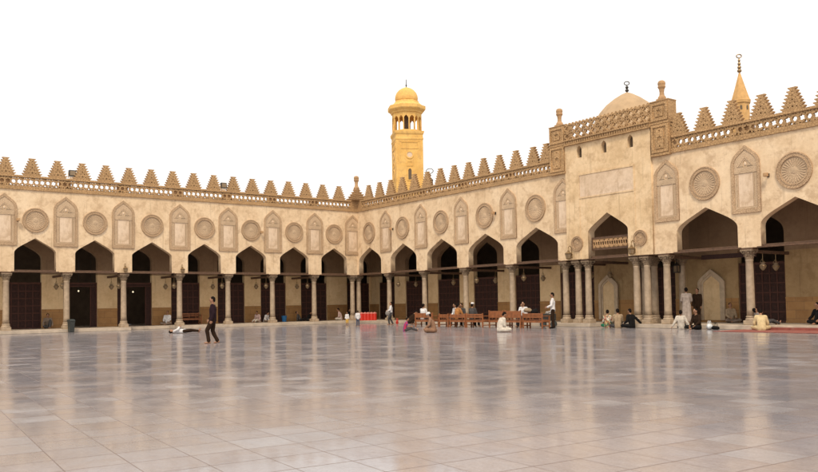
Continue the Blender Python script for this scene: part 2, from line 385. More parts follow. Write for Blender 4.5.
M['rosette'] = carved_mat('rosette stucco', (.61, .445, .29), (.40, .275, .17), 14, .5)
NICHE = niche_meshes()
def niche(parent, x):
    o = link(NICHE[0], 'niche_frame', None, parent, loc=(x, 0, 0))
    link(NICHE[1], 'carving', None, o); link(NICHE[2], 'panel', None, o); link(NICHE[3], 'boss', None, o)
    return o
def roundel_meshes(r):
    ring = plate_mesh([circ(0, 0, r, 48), circ(0, 0, r*.74, 48)], .055); ring.transform(Matrix.Translation((0, -.055, 0)))
    b = bmesh.new(); b.from_mesh(ring)
    plate(b, [circ(0, 0, r*.985, 40), circ(0, 0, r*.93, 40)], .02, Matrix.Translation((0, -.074, 0)))
    plate(b, [circ(0, 0, r*.80, 40), circ(0, 0, r*.75, 40)], .02, Matrix.Translation((0, -.074, 0)))
    bmesh.ops.recalc_face_normals(b, faces=b.faces); b.to_mesh(ring); b.free(); ring.materials.append(M['carved'])
    b = bmesh.new()
    plate(b, [circ(0, 0, r*.74-.002, 40)], .018, Matrix.Translation((0, -.019, 0)))
    n = 26
    for k in range(n):
        a = 2*PI*k/n; d = Vector((math.cos(a), 0, math.sin(a)))
        cap(b, d*r*.27+Vector((0, -.015, 0)), .012, d*r*.62+Vector((0, -.02, 0)), .033*r/.75, 6)
    ell(b, (0, -.015, 0), (r*.2, .03, r*.2), None, 16, 6)
    ro = bpy.data.meshes.new('rosette'); bmesh.ops.recalc_face_normals(b, faces=b.faces); b.to_mesh(ro); b.free(); ro.materials.append(M['rosette'])
    return ring, ro
ROUND = {r: roundel_meshes(r) for r in (.72, .78, .40)}
ROUND[.40][1].materials[0] = M['carved']
def roundel(parent, x, z, r, y=0):
    o = link(ROUND[r][0], 'roundel', None, parent, loc=(x, y, z)); link(ROUND[r][1], 'rosette', None, o); return o
def lattice_module(w, h, t):
    polys = [[(0, 0), (w, 0), (w, h), (0, h)]]
    c = h/2
    polys.append(star(w*.25, c, h*.31, h*.19)); polys.append(circ(w*.75, c, h*.235, 6))
    for x in (.5,):
        for s in (-1, 1):
            polys.append([(w*x-.085, c+s*h*.44), (w*x+.085, c+s*h*.44), (w*x, c+s*h*.20)])
    for x in (.13, .37, .68, .86):
        for s in (-1, 1): polys.append([(w*x-.05, c+s*h*.455), (w*x+.05, c+s*h*.455), (w*x, c+s*h*.345)])
    me = plate_mesh(polys, t); return me
LAT = lattice_module(.62, .51, .13)
def star_module():
    w, h = .62, .51; c = h/2
    polys = [[(0, 0), (w, 0), (w, h), (0, h)], star(w/2, c, .225, .115, 6, 0)]
    for sx in (0, 1):
        for sz in (0, 1):
            x, z = (.025 if sx == 0 else w-.025), (.03 if sz == 0 else h-.03); dx, dz = (1 if sx == 0 else -1), (1 if sz == 0 else -1)
            polys.append([(x, z), (x+dx*.17, z), (x, z+dz*.16)])
    return plate_mesh(polys, .10)
LAT2 = star_module()
def lattice(parent, x0, x1, z0, h, y, mod_w=.62, name='lattice', mod=None):
    LAT_ = mod or LAT
    n = max(1, round((x1-x0)/mod_w)); sx = (x1-x0)/n/.62; b = bmesh.new()
    for k in range(n):
        me = LAT_.copy(); me.transform(Matrix.Translation((x0+k*(x1-x0)/n, y, z0)) @ Matrix.Diagonal((sx, 1, h/.51, 1))); b.from_mesh(me); bpy.data.meshes.remove(me)
    return finish(b, name, M['parapet'], parent)

# ------------------------------------------------------------------ arcades
def arcade(label, rz, x0, x1, arches, ncols, niches, rounds, merl, rr, par_segs, T=.40):
    root = empty('arcade', (0, 0, 0), rz, label, 'arcade')
    lo = []
    for (cx, h, zs, za, m) in sorted(arches): lo += arch_pts(cx, h, zs, za, m, 3.6)
    outline = [(x0, 3.6)] + lo + [(x1, 3.6), (x1, ZC), (x0, ZC)]
    me = plate_mesh([outline], T)
    link(me, 'wall', M['plaster'], root)
    for x in ncols: column(root, x, .2)
    for x in niches: niche(root, x)
    for x, z in rounds: roundel(root, x, z, rr)
    for a, c in par_segs:
        b = bmesh.new(); box(b, a, c, -.07, T, ZC+.001, ZC+.09); box(b, a, c, -.045, T-.002, ZC+.09, ZC+.23); finish(b, 'cornice', M['parapet'], root)
        lattice(root, a, c, ZC+.23, .51, .0)
        b = bmesh.new(); box(b, a, c, -.05, .22, ZR-.11, ZR); finish(b, 'rail', M['parapet'], root)
        b = bmesh.new()
        for x in niches:
            if a+.2 < x < c-.2: box(b, x-.33, x+.33, .131, .30, ZC+.23, ZR-.11)
        if b.verts: finish(b, 'backing_pier', M['stone'], root)
        else: b.free()
    for x in merl:
        o = link(MERLON, 'merlon', None, root, loc=(x, -.02, ZR))
        o.scale = (random.uniform(.97, 1.03), 1, random.uniform(.97, 1.03))
    # tie beam along the springing, and its plank ends
    for (cx, h, zs, za, m) in arches:
        b = bmesh.new(); bbox(b, cx-h+.001, cx+h-.001, .08, .22, 3.61, 3.72, .012); finish(b, 'tie_beam', M['beam'], root)
        b = bmesh.new(); bbox(b, cx-h-.16, cx+h+.16, -.09, -.003, 3.56, 3.625, .01); finish(b, 'plank', M['beam'], root)
    return root

LN = [.45, 3.73, 7.1, 10.45, 13.82, 17.45, 20.85, 24.2, 27.6, 31.0]
larch = [(-(a+b)/2, (b-a-1.08)/2, 4.72, 5.58, .60) for a, b in zip(LN, LN[1:])]
lcols = [-.41, -3.72, -7.08, -10.41, -13.79, -17.38, -20.75, -24.05, -27.5, -30.8]
left = arcade('arcaded wall along the left side of the courtyard, seven small arches below roundels and niches', 0, -31.6, -.001, larch, lcols, [-x for x in LN], [(a[0], 6.63) for a in larch],
              [-(1.56+1.41*k) for k in range(21)], .72, [(-31.6, -.6)])
RA = [(1.59, 1.47), (5.77, 1.52), (10.02, 1.555), (14.28, 1.59), (18.58, 1.63)]
RB = [(29.35, 1.56), (33.55, 1.56), (37.75, 1.56), (41.95, 1.5)]
PORT = (23.75, 1.29, 5.0, 5.93, .62)
rarch = [(c, h, 4.55, 5.60, .50) for c, h in RA+RB] + [PORT]
rcols = [-.27, 3.76, 7.89, 12.16, 16.36, 20.55, 21.45, 22.14, 25.27, 25.9, 27.04, 31.3, 35.5, 39.8]
right = arcade('arcaded wall along the right side with wide arches, broken by the tall entrance bay', -PI/2, -.40, 43.6, rarch, rcols, [3.71, 7.85, 12.07, 16.35, 20.69, 27.30, 31.38, 35.6, 39.8],
               [(c, 6.70) for c, h in RA+RB], [1.49+1.412*k for k in range(13)]+[19.45] + [28.0+1.395*k for k in range(11)], .78, [(.6, 19.86), (27.66, 43.6)])
# ------------------------------------------------------------------ corner pier
b = bmesh.new(); box(b, -.60, .41, -.075, .41, ZC+.002, ZC+.23); box(b, -.075, .41, -.60, -.075, ZC+.002, ZC+.23)
box(b, -.59, .30, -.03, .30, ZC+.23, ZR+.002); box(b, -.03, .30, -.59, -.03, ZC+.23, ZR+.002)
cp = finish(b, 'corner_pier', M['parapet']); tag(cp, 'stepped corner pier with a knobbed pinnacle where the two arcades meet', 'pier')
b = bmesh.new(); w = .62
for k in range(5):
    z0 = ZR+.004+k*.165; box(b, -w+.05, w-.05, -w+.2, w-.1, z0, z0+.1); box(b, -w, w, -w+.15, w-.05, z0+.1, z0+.165); w -= .09
finish(b, 'stepped_merlon', M['parapet'], cp)
def pinnacle(parent, x, y, z, h=1.1, w=.25):
    b = bmesh.new(); k = h/1.1
    box(b, x-w, x+w, y-w, y+w, z, z+.10*k)
    lathe(b, [(.22*k, .10*k), (.20*k, .2*k), (.13*k, .30*k), (.115*k, .45*k), (.14*k, .62*k), (.20*k, .72*k), (.205*k, .76*k), (.18*k, .79*k), (.19*k, .86*k), (.205*k, .92*k), (.18*k, 1.02*k), (.10*k, 1.08*k), (0, 1.10*k)], 12, (x, y, z))
    return finish(b, 'pinnacle', M['stone'], parent)
pinnacle(cp, -.02, .05, ZR+.83, 1.08, .17)

# ------------------------------------------------------------------ entrance bay
gw = empty('gateway', (0, 0, 0), -PI/2, 'tall plastered entrance bay crowned with pierced parapet and two pinnacles, single pointed arch', 'gateway')
g0, g1, gc = 20.98, 26.52, PORT[0]
pa = arch_pts(gc, PORT[1], PORT[2], PORT[3], PORT[4], 3.6)
me = plate_mesh([[(g0, 3.6)] + pa + [(g1, 3.6), (g1, 8.385), (g0, 8.385)]], .118); me.transform(Matrix.Translation((0, -.12, 0)))
link(me, 'wall', M['portal_plaster'], gw)
wn = []
for x in (22.0, 23.66, 25.33): wn.append(arch_pts(x, .17, 9.40, 9.70, .9, 9.05))
me = plate_mesh([[(g0, 8.385), (g1, 8.385), (g1, 9.80), (g0, 9.80)]] + wn, .25); me.transform(Matrix.Translation((0, -.12, 0)))
b = bmesh.new(); b.from_mesh(me); box(b, g0, g1, .131, .40, 8.385, 9.80)
finish(b, 'attic', M['portal_plaster'], gw)
for x in (22.0, 23.66, 25.33):
    b = bmesh.new(); box(b, x-.165, x+.165, .125, .1305, 9.055, 9.69); finish(b, 'niche_shade', M['dark_hall'], gw)  # thin dark sheet, paints the shade inside each attic niche
# shallow frame of raised fillets round the inscription panel and down to the arch
b = bmesh.new()
for x in (21.93, 25.50):
    box(b, x-.03, x+.03, -.139, -.121, 3.62, 6.84)
for (x0, x1, z0, z1) in ((21.9, 25.53, 8.08, 8.16), (21.9, 25.53, 6.84, 6.90), (21.9, 21.97, 6.90, 8.08), (25.46, 25.53, 6.90, 8.08)): box(b, x0, x1, -.15, -.121, z0, z1)
finish(b, 'panel_frame', M['portal_plaster'], gw)
b = bmesh.new(); box(b, 21.98, 25.45, -.128, -.1205, 6.91, 8.07); finish(b, 'panel', M['inner'], gw)
for x in (21.72, 25.80): roundel(gw, x, 4.45, .40, -.118)
b = bmesh.new(); box(b, 21.0, 26.58, -.26, .41, 9.802, 9.87); box(b, 21.0, 26.58, -.20, .41, 9.87, 10.05); box(b, 21.0, 26.58, -.28, .41, 10.05, 10.12)
for k in range(36): x = 21.05+k*.153; box(b, x, x+.09, -.235, -.2, 9.89, 10.03)
finish(b, 'cornice', M['parapet'], gw)
for z in (10.12, 10.53): lattice(gw, 21.0, 26.58, z, .41, -.16, .48, 'lattice', LAT2)
zz = [(21.0, 10.942), (21.0, 10.96)]
for k in range(23): x = 21.0+5.58*k/23; zz += [(x+.04, 10.965), (x+.09, 11.05), (x+.153, 11.05), (x+.203, 10.965)]
zz += [(26.58, 10.96), (26.58, 10.942)]
me = plate_mesh([zz], .12); me.transform(Matrix.Translation((0, -.155, 0))); link(me, 'cresting', M['parapet'], gw)
for x0, x1 in ((19.88, 20.995), (26.585, 27.62)):
    b = bmesh.new(); box(b, x0, x1, -.14, .50, ZC-.02, 11.0)
    cx = (x0+x1)/2; w = (x1-x0)/2
    box(b, x0-.015, x1+.015, -.17, .51, 8.35, 8.45); box(b, x0-.015, x1+.015, -.17, .51, 9.90, 9.98); box(b, x0-.015, x1+.015, -.17, .51, 11.0, 11.05)
    pr = finish(b, 'parapet_pier', M['parapet'], gw)
    b = bmesh.new()
    for z0, z1 in ((8.50, 9.86), (10.06, 10.94)):
        plate(b, [[(x0+.04, z0), (x1-.04, z0), (x1-.04, z1), (x0+.04, z1)], [(x0+.16, z0+.12), (x1-.16, z0+.12), (x1-.16, z1-.12), (x0+.16, z1-.12)]], .05, Matrix.Translation((0, -.188, 0)))
        plate(b, [[(cx-.22, z0+.2), (cx+.22, z0+.2), (cx+.22, z1-.2), (cx-.22, z1-.2)], star(cx, (z0+z1)/2, .17, .08, 6), circ(cx, z1-.3, .05, 6), circ(cx, z0+.3, .05, 6)], .04, Matrix.Translation((0, -.179, 0)))
    finish(b, 'carving', M['parapet'], pr)
    o = pinnacle(pr, cx, .12, 11.05, 1.02, .20)
# wooden lattice board hung across the arch
b = bmesh.new()
for z in (4.04, 4.62): box(b, gc-1.27, gc+1.27, .14, .22, z, z+.10)
for x in (gc-1.27, gc+1.19): box(b, x, x+.08, .14, .22, 4.14, 4.62)
brd = finish(b, 'transom_screen', M['beam'], gw)
plk = lattice_module(.62, .51, .05); b = bmesh.new()
for k in range(8):
    m2 = plk.copy(); m2.transform(Matrix.Translation((gc-1.19+k*.2975, .155, 4.14)) @ Matrix.Diagonal((.48, 1, .94, 1))); b.from_mesh(m2)
finish(b, 'grille', M['stone'], brd)

# ------------------------------------------------------------------ galleries behind
D = 3.5
def gallery(label, rz, x0, x1, opens, doors, niches, ceil0, ceil1, extra=None, roof_ends=None):
    root = empty('gallery', (0, 0, 0), rz, label, 'gallery')
    ops = []; lo = []
    for (a, c) in opens:
        h = (c-a)/2; lo += arch_pts((a+c)/2, h, 4.55, 4.55+h*.85, .58, 3.6)
    # lower wall between the openings
    low = [(x0, .2)]
    for (a, c) in opens: low += [(a, .2), (a, 3.598), (c, 3.598), (c, .2)]
    edges = [x0] + [v for oc in opens for v in oc] + [x1]
    for a, c in zip(edges[::2], edges[1::2]):
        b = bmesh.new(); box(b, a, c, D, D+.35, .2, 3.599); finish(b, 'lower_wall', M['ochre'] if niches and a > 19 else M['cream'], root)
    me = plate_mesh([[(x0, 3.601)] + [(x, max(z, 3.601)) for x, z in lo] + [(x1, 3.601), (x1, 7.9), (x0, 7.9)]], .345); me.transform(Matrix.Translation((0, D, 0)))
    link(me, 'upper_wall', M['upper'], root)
    for a, c in zip(edges[::2], edges[1::2]):
        b = bmesh.new()
        for s0, s1 in [(a, c)]:
            box(b, s0+.003, s1-.003, D-.03, D-.002, .202, 1.33); box(b, s0+.001, s1-.001, D-.05, D-.002, 1.33, 1.40); box(b, s0+.001, s1-.001, D-.07, D-.002, .202, .30)
        finish(b, 'dado', M['dado'], root)
    for k, (a, c) in enumerate(opens):
        kind = doors.get(k, 'screen')
        w = c-a; b = bmesh.new()
        for x in (a+.001, c-.081): box(b, x, x+.08, D+.08, D+.2, .202, 3.1)
        box(b, a+.081, c-.081, D+.081, D+.199, 2.98, 3.1)
        if kind == 'open': 
            box(b, a+.081, c-.081, D+.082, D+.198, 2.82, 2.90)
            for x in (a+.36, c-.42): box(b, x, x+.06, D+.09, D+.19, .21, 2.82)
            fr = finish(b, 'door_frame', M['screen_rail'], root)
            b = bmesh.new(); box(b, a+.082, c-.082, D+.12, D+.15, 2.90, 2.98); box(b, a+.082, a+.358, D+.12, D+.15, .21, 2.82); box(b, c-.358, c-.082, D+.12, D+.15, .21, 2.82)
            finish(b, 'door_panel', M['screen'], fr); continue
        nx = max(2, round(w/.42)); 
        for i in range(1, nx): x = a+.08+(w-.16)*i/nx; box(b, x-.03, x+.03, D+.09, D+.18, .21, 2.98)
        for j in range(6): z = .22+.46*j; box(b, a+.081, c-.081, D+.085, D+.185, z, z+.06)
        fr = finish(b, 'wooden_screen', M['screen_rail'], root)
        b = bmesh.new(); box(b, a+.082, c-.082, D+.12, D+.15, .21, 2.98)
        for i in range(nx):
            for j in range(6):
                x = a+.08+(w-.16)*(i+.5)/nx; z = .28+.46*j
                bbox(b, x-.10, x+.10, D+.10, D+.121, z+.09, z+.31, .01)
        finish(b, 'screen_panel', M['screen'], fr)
    for (x, hw, za) in niches:
        o1 = arch_pts(x, hw, za-.62*hw-.25, za, .75, .31); o2 = arch_pts(x, hw-.17, za-.62*hw-.27, za-.2, .75, .31)
        me = plate_mesh([o1[:1]+o1[1:]+o2[::-1]], .10); me.transform(Matrix.Translation((0, D-.172, 0)))
        nf = link(me, 'blind_niche', M['nichestone'], root)
        o3 = arch_pts(x, hw-.28, za-.62*hw-.3, za-.34, .75, .31); me = plate_mesh([o2+o3[::-1]], .05); me.transform(Matrix.Translation((0, D-.124, 0))); link(me, 'inner_arch', M['nichestone'], nf)
        me = plate_mesh([o3], .02); me.transform(Matrix.Translation((0, D-.094, 0))); link(me, 'panel', M['cream'], nf)
    # rear hall
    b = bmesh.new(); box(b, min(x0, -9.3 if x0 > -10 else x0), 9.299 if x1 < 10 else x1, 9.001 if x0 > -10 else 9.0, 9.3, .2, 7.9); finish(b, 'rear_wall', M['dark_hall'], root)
    return root
lop = []
lw = [(20.80, 1.28), (17.42, 1.28), (13.80, 1.34), (10.40, 1.34), (7.0, 1.3), (3.62, 1.3), (-.25, 1.85), (24.3, 1.28), (27.7, 1.28)]
lw = sorted(lw); st = [(s-w/2, s+w/2) for s, w in lw]
lopens = sorted([(-b2[0], -a[1]) for a, b2 in zip(st, st[1:])]) + [(1.19, 3.34)]
gl = gallery('shaded left gallery with cream wall, ochre dado and dark wooden door screens', 0, -31.6, 3.5, lopens, {2: 'open', 3: 'open'}, [], 0, 0)
ropens = [(-2.35, -.2), (1.25, 4.05), (5.2, 7.65), (9.15, 11.56), (13.2, 15.4), (17.1, 19.74), (22.62, 25.2), (28.77, 31.14), (34.2, 36.6), (38.4, 40.8)]
gr = gallery('shaded right gallery with ochre wall, pale blind niches and dark tall doors', -PI/2, -3.49, 43.6, ropens, {}, [(20.85, .68, 2.86), (27.36, .74, 2.88)], 0, 0)
# gallery roofs, one slab each, mitred at the corner
def roof(poly, name, parent):
    b = bmesh.new(); lo = [b.verts.new((x, y, 7.95)) for x, y in poly]; hi = [b.verts.new((x, y, 8.30)) for x, y in poly]
    b.faces.new(lo[::-1]); b.faces.new(hi)
    for k in range(len(poly)): b.faces.new((lo[k], lo[(k+1) % len(poly)], hi[(k+1) % len(poly)], hi[k]))
    return finish(b, name, M['roof'], parent)
roof([(-31.6, .405), (.40, .405), (9.3, 9.305), (-31.6, 9.305)], 'roof', gl)
o = roof([(-.402, .405), (-9.3, 9.3), (43.6, 9.3), (43.6, .405)], 'roof', gr)
# cross beams from the columns back to the wall
def cross_beams(parent, xs):
    for x in xs:
        b = bmesh.new(); bbox(b, x-.07, x+.07, .46, D-.002, 3.38, 3.52, .012); finish(b, 'cross_beam', M['beam'], parent)
cross_beams(gl, lcols[1:]); cross_beams(gr, [3.76, 7.89, 12.16, 16.36, 20.55, 22.14, 25.27, 27.04, 31.3, 35.5])
b = bmesh.new(); bbox(b, 27.75, 30.6, 2.0, 2.06, 3.30, 3.52, .01); finish(b, 'hanging_board', M['screen'], gr)
# inner columns by the entrance
for x, y in ((25.55, 1.25), (23.95, 2.6), (26.3, 2.5)): column(gr, x, y, 'inner_column')
b = bmesh.new()
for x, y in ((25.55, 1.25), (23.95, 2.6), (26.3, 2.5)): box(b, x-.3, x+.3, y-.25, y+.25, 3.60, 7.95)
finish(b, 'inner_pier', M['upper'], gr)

# ------------------------------------------------------------------ ground
b = bmesh.new(); v = [b.verts.new(p) for p in ((-400, -400, 0), (400, -400, 0), (400, 400, 0), (-400, 400, 0))]; b.faces.new(v)
tag(finish(b, 'courtyard_floor', M['floor']), kind='structure')
def slab(name, parts):
    b = bmesh.new()
    for p in parts: bbox(b, *p, .012)
    return tag(finish(b, name, M['pave']), kind='structure')
M['pave'] = simple('plinth stone', (.47, .385, .30), .55, .2, 2.5, .2)
slab('gallery_pavement', [(-31.6, -17.05, -.28, 9.0, .004, .2), (-14.15, 9.0, -.28, 9.0, .004, .2), (-17.049, -14.151, 1.0, 9.0, .004, .196)])
slab('gallery_pavement', [(-.28, 9.0, -22.55, -.281, .004, .199), (-.28, 9.0, -43.6, -24.9, .004, .199), (1.6, 9.0, -24.899, -22.551, .004, .195)])
b = bmesh.new(); bbox(b, -2.62, -.30, -43.0, -31.2, .004, .018, .004); bbox(b, -.299, -.284, -43.0, -31.6, .004, .125, .004)
tag(finish(b, 'carpet', M['carpet']), 'long red patterned carpet laid on the paving at the right edge', 'carpet')

# ------------------------------------------------------------------ minaret, dome, turret
mn = empty('minaret', (38.4, 45, 0), R(18), 'tall yellow stone minaret with arched lantern and bulbous dome behind the corner', 'minaret')
def ngon(b, r0, r1, z0, z1, n=8): lathe(b, [(r0, z0), (r1, z1)], n, rot=PI/8)
b = bmesh.new(); lathe(b, [(2.9, 0), (2.9, 26.6), (2.98, 26.7), (2.98, 26.9), (2.9, 27.0), (2.9, 27.4), (3.08, 27.65), (3.15, 28.0)], 4)
sh = finish(b, 'shaft', M['minaret'], mn)
fa = R(-135-18-2)
fd = R(-135); apo = 2.9*math.cos(PI/4)
for fk in (0, 2, -2):
    a = fd+fk*PI/4; mtx = Matrix.Rotation(a+PI/2, 4, 'Z') @ Matrix.Translation((0, -apo, 0))
    b = bmesh.new()
    plate(b, [circ(0, 24.3, .62, 20), circ(0, 24.3, .42, 20)], .08, mtx @ Matrix.Translation((0, -.08, 0)))
    for (z0_, z1_, w) in ((25.25, 26.3, 1.3), (22.55, 23.3, .45)):
        plate(b, [[(-w, z0_), (w, z0_), (w, z1_), (-w, z1_)], [(-w+.1, z0_+.1), (w-.1, z0_+.1), (w-.1, z1_-.1), (-w+.1, z1_-.1)]], .06, mtx @ Matrix.Translation((0, -.06, 0)))
    plate(b, [[(-1.7, 19.5), (1.7, 19.5), (1.7, 26.45), (-1.7, 26.45)], [(-1.6, 19.6), (1.6, 19.6), (1.6, 26.38), (-1.6, 26.38)]], .04, mtx @ Matrix.Translation((0, -.04, 0)))
    plate(b, [arch_pts(0, .40, 21.9, 22.35, .9, 20.3), arch_pts(0, .25, 21.85, 22.2, .9, 20.45)], .08, mtx @ Matrix.Translation((0, -.081, 0)))
    finish(b, 'moulding', M['minaret'], sh)
    b = bmesh.new(); plate(b, [circ(0, 24.3, .42, 20)], .02, mtx @ Matrix.Translation((0, -.021, 0))); finish(b, 'round_window', M['inner'], sh)
    b = bmesh.new(); plate(b, [arch_pts(0, .25, 21.85, 22.2, .9, 20.45)], .02, mtx @ Matrix.Translation((0, -.022, 0))); finish(b, 'slit_window', M['dark_hall'], sh)
b = bmesh.new()
for k in range(8):
    a = PI/4*k; apo2 = 2.28*math.cos(PI/8); mtx = Matrix.Rotation(a+PI/2, 4, 'Z') @ Matrix.Translation((0, -apo2, 0)); hw = 2.28*math.sin(PI/8)
    hs = []
    for cx in (-hw/2, hw/2): hs.append(arch_pts(cx, hw/2-.075, 29.9, 30.5, 1.0, 28.25))
    plate(b, [[(-hw, 28.0), (hw, 28.0), (hw, 31.0), (-hw, 31.0)]] + hs, .22, mtx)
finish(b, 'lantern_arcade', M['minaret'], mn)
b = bmesh.new(); lathe(b, [(.5, 28.0), (.5, 31.0)], 10); finish(b, 'core', M['dark_hall'], mn)
b = bmesh.new(); lathe(b, [(2.2, 30.99), (2.42, 31.02), (2.5, 31.25), (2.85, 31.5), (2.92, 31.62), (2.92, 32.1), (2.85, 32.15), (2.35, 32.35), (1.9, 32.75), (1.85, 33.0)], 8, rot=PI/8); finish(b, 'balcony', M['minaret'], mn)
b = bmesh.new(); lathe(b, [(1.62, 32.99), (1.70, 33.2), (1.74, 33.5), (1.68, 33.9), (1.5, 34.35), (1.18, 34.75), (.75, 35.05), (.35, 35.22), (.12, 35.3)], 24); finish(b, 'dome', M['minaret'], mn, True)
b = bmesh.new(); lathe(b, [(.11, 35.29), (.06, 35.5), (.16, 35.6), (.06, 35.75), (.05, 36.5), (0, 36.6)], 8); finish(b, 'finial', M['metal'], mn)
mn.scale = (1, 1, .965)

dm = empty('dome', (4.0, -22.05, 8.3), 0, 'low pointed plaster dome with crescent finial rising behind the entrance bay', 'dome')
b = bmesh.new(); lathe(b, [(2.15, 0), (2.15, 1.9), (2.05, 1.95)], 16); finish(b, 'drum', M['dome'], dm)
b = bmesh.new(); lathe(b, [(2.12, 1.94), (2.10, 2.3), (2.02, 2.8), (1.86, 3.25), (1.58, 3.72), (1.2, 4.15), (.75, 4.5), (.35, 4.74), (0, 4.9)], 40); finish(b, 'shell', M['dome'], dm, True)
def finial(parent, z, h, mat, ring=.13, r=.03, balls=2):
    b = bmesh.new(); cap(b, (0, 0, z-.05), r, (0, 0, z+h), r*.7, 8)
    for k in range(balls): ell(b, (0, 0, z+h*(k+.6)/(balls+.4)), (r*3.1*(1-.15*k), r*3.1*(1-.15*k), r*2.6), None, 10, 7)
    n = 22; pts = [Vector((ring*math.sin(PI*2*(k/n)), -ring*math.sin(PI*2*(k/n)), z+h+ring-ring*math.cos(2*PI*k/n)))*1 for k in range(n+1)]
    half = [q for q in pts]
    for a, c in zip(half, half[1:]):
        if (a-c).length < ring: cap(b, a, r*.75, c, r*.75, 6)
    return finish(b, 'finial', mat, parent)
finial(dm, 4.88, .42, M['metal'], .10, .035, 2)

tu = empty('turret', (22.8, -17.9, 0), 0, 'small octagonal turret with pointed cone roof and tall ball finial behind right parapet', 'turret')
b = bmesh.new(); lathe(b, [(.66, 0), (.66, 15.95), (.74, 16.0), (.76, 16.2), (.72, 16.25)], 8, rot=.2); bd = finish(b, 'body', M['turret'], tu)
for k in range(8):
    b = bmesh.new(); a = .2+PI/8+PI/4*k; mtx = Matrix.Rotation(a+PI/2, 4, 'Z') @ Matrix.Translation((0, -.66*math.cos(PI/8)-.012, 0)); plate(b, [arch_pts(0, .08, 15.65, 15.8, 1.0, 15.45)], .02, mtx)
    finish(b, 'window', M['dark_hall'], bd)
b = bmesh.new(); lathe(b, [(.70, 16.25), (.46, 17.0), (.05, 18.4)], 8, rot=.2); finish(b, 'cone_roof', M['turret'], tu)
finial(tu, 18.36, 1.15, M['brass'], .13, .055, 4)

# ------------------------------------------------------------------ lamps and fixtures
def hl_meshes():
    b = bmesh.new(); lathe(b, [(.0, -.36), (.05, -.345), (.08, -.30), (.135, -.22), (.155, -.15), (.13, -.09), (.075, -.05), (.09, -.02), (.13, 0), (.12, .012), (0, .0)], 14)
    g = bpy.data.meshes.new('globe'); bmesh.ops.recalc_face_normals(b, faces=b.faces); b.to_mesh(g); b.free(); g.materials.append(M['lampglass'])
    b = bmesh.new(); tube(b, [(0, 0, .0), (0, 0, .42)], .012, 6)
    for k in range(3): a = 2*PI*k/3; tube(b, [(.12*math.cos(a), .12*math.sin(a), 0), (0, 0, .2)], .007, 5)
    lathe(b, [(.158, -.17), (.165, -.15), (.158, -.13)], 14); lathe(b, [(.04, .40), (.05, .43), (0, .44)], 8)
    c = bpy.data.meshes.new('chain'); bmesh.ops.recalc_face_normals(b, faces=b.faces); b.to_mesh(c); b.free(); c.materials.append(M['brass'])
    return g, c
HG, HC_ = hl_meshes()
ordn = ['first', 'second', 'third', 'fourth', 'fifth', 'sixth', 'seventh', 'eighth']
def lamp(x, y, z, label):
    r = empty('hanging_lamp', (x, y, z), 0, label, 'lamp', 'glass lamps hanging in the galleries')
    link(HG, 'globe', None, r, True); link(HC_, 'chain', None, r); return r
for k, s in enumerate((20.75, 17.38, 13.79, 10.41, 7.08, 3.72)):
    for d, w in ((1.15, 'nearer'), (2.75, 'farther')):
        lamp(-s, d, 2.97+.0, '%s glass lamp behind the %s column from the left edge' % (w, ordn[k+1]))
for k, (s, ds) in enumerate(((3.76, (1.0, 2.6)), (7.89, (2.75,)), (12.16, (1.1, 2.75)), (16.36, (1.15, 2.8)))):
    for d in ds:
        lamp(d, -s, 2.97, '%sglass lamp behind the %s right arcade column from the corner' % ('' if len(ds) == 1 else ('nearer ' if d < 2 else 'farther '), ordn[k]))
for (d, s, l) in ((2.6, 20.3, 'glass lamp inside the entrance arch, left of the blind niche'), (2.7, 21.55, 'glass lamp inside the entrance arch, right over the blind niche'), (1.3, 31.3, 'left glass lamp before the dark doorway by the red carpet'), (2.5, 31.25, 'right glass lamp before the dark doorway by the red carpet')):
    lamp(d, -s, 2.97, l)
# square lantern inside, right of the entrance columns
sl = empty('square_lantern', (2.2, -26.2, 2.75), 0, 'small square metal lantern hanging behind the columns right of the entrance', 'lantern')
b = bmesh.new(); box(b, -.13, .13, -.13, .13, -.02, .02); box(b, -.13, .13, -.13, .13, .34, .38)
for sx in (-1, 1):
    for sy in (-1, 1): box(b, sx*.115-.015, sx*.115+.015, sy*.115-.015, sy*.115+.015, .02, .34)
lathe(b, [(.12, .38), (.03, .5), (.01, .8)], 8); finish(b, 'frame', M['metal'], sl)
b = bmesh.new(); box(b, -.10, .10, -.10, .10, .03, .33); finish(b, 'glass', M['lampglass'], sl)
# wall lanterns on brackets
def wall_lantern(x, y, rz, label, sc=.62):
    r = empty('wall_lantern', (x, y, 3.62), rz, label, 'lantern', 'bracket lanterns on the arcade fronts')
    b = bmesh.new(); lathe(b, [(.06, .0), (.16, .03), (.16, .06), (.19, .08)], 6); lathe(b, [(.24, .36), (.26, .40), (.16, .48), (.06, .55), (.07, .6), (.02, .68), (.0, .72)], 6)
    for k in range(6): a = 2*PI*k/6; cap(b, (.165*math.cos(a), .165*math.sin(a), .07), .012, (.225*math.cos(a), .225*math.sin(a), .37), .012, 5)
    r.scale = (sc,)*3; finish(b, 'frame', M['brass'], r)
    b = bmesh.new(); lathe(b, [(.15, .075), (.21, .365)], 6); finish(b, 'glass', M['lampglass'], r)
    b = bmesh.new(); tube(b, [(0, .345, .18), (0, .30, .8), (0, .16, .92), (0, .0, .82), (0, 0, .70)], .022, 6); bbox(b, -.06, .06, .32, .348, .1, .4); finish(b, 'bracket', M['brass'], r)
    return r
wall_lantern(-17.38, -.22, 0, 'iron bracket lantern above the third column from the left edge')
wall_lantern(-13.72, -.22, 0, 'iron bracket lantern above the fourth column from the left, over the small bench')
wall_lantern(-.40, -21.32, -PI/2, 'iron bracket lantern on the left pier of the entrance bay under its roundel', .8)
wall_lantern(-.40, -25.45, -PI/2, 'iron bracket lantern on the right pier of the entrance bay', .8)
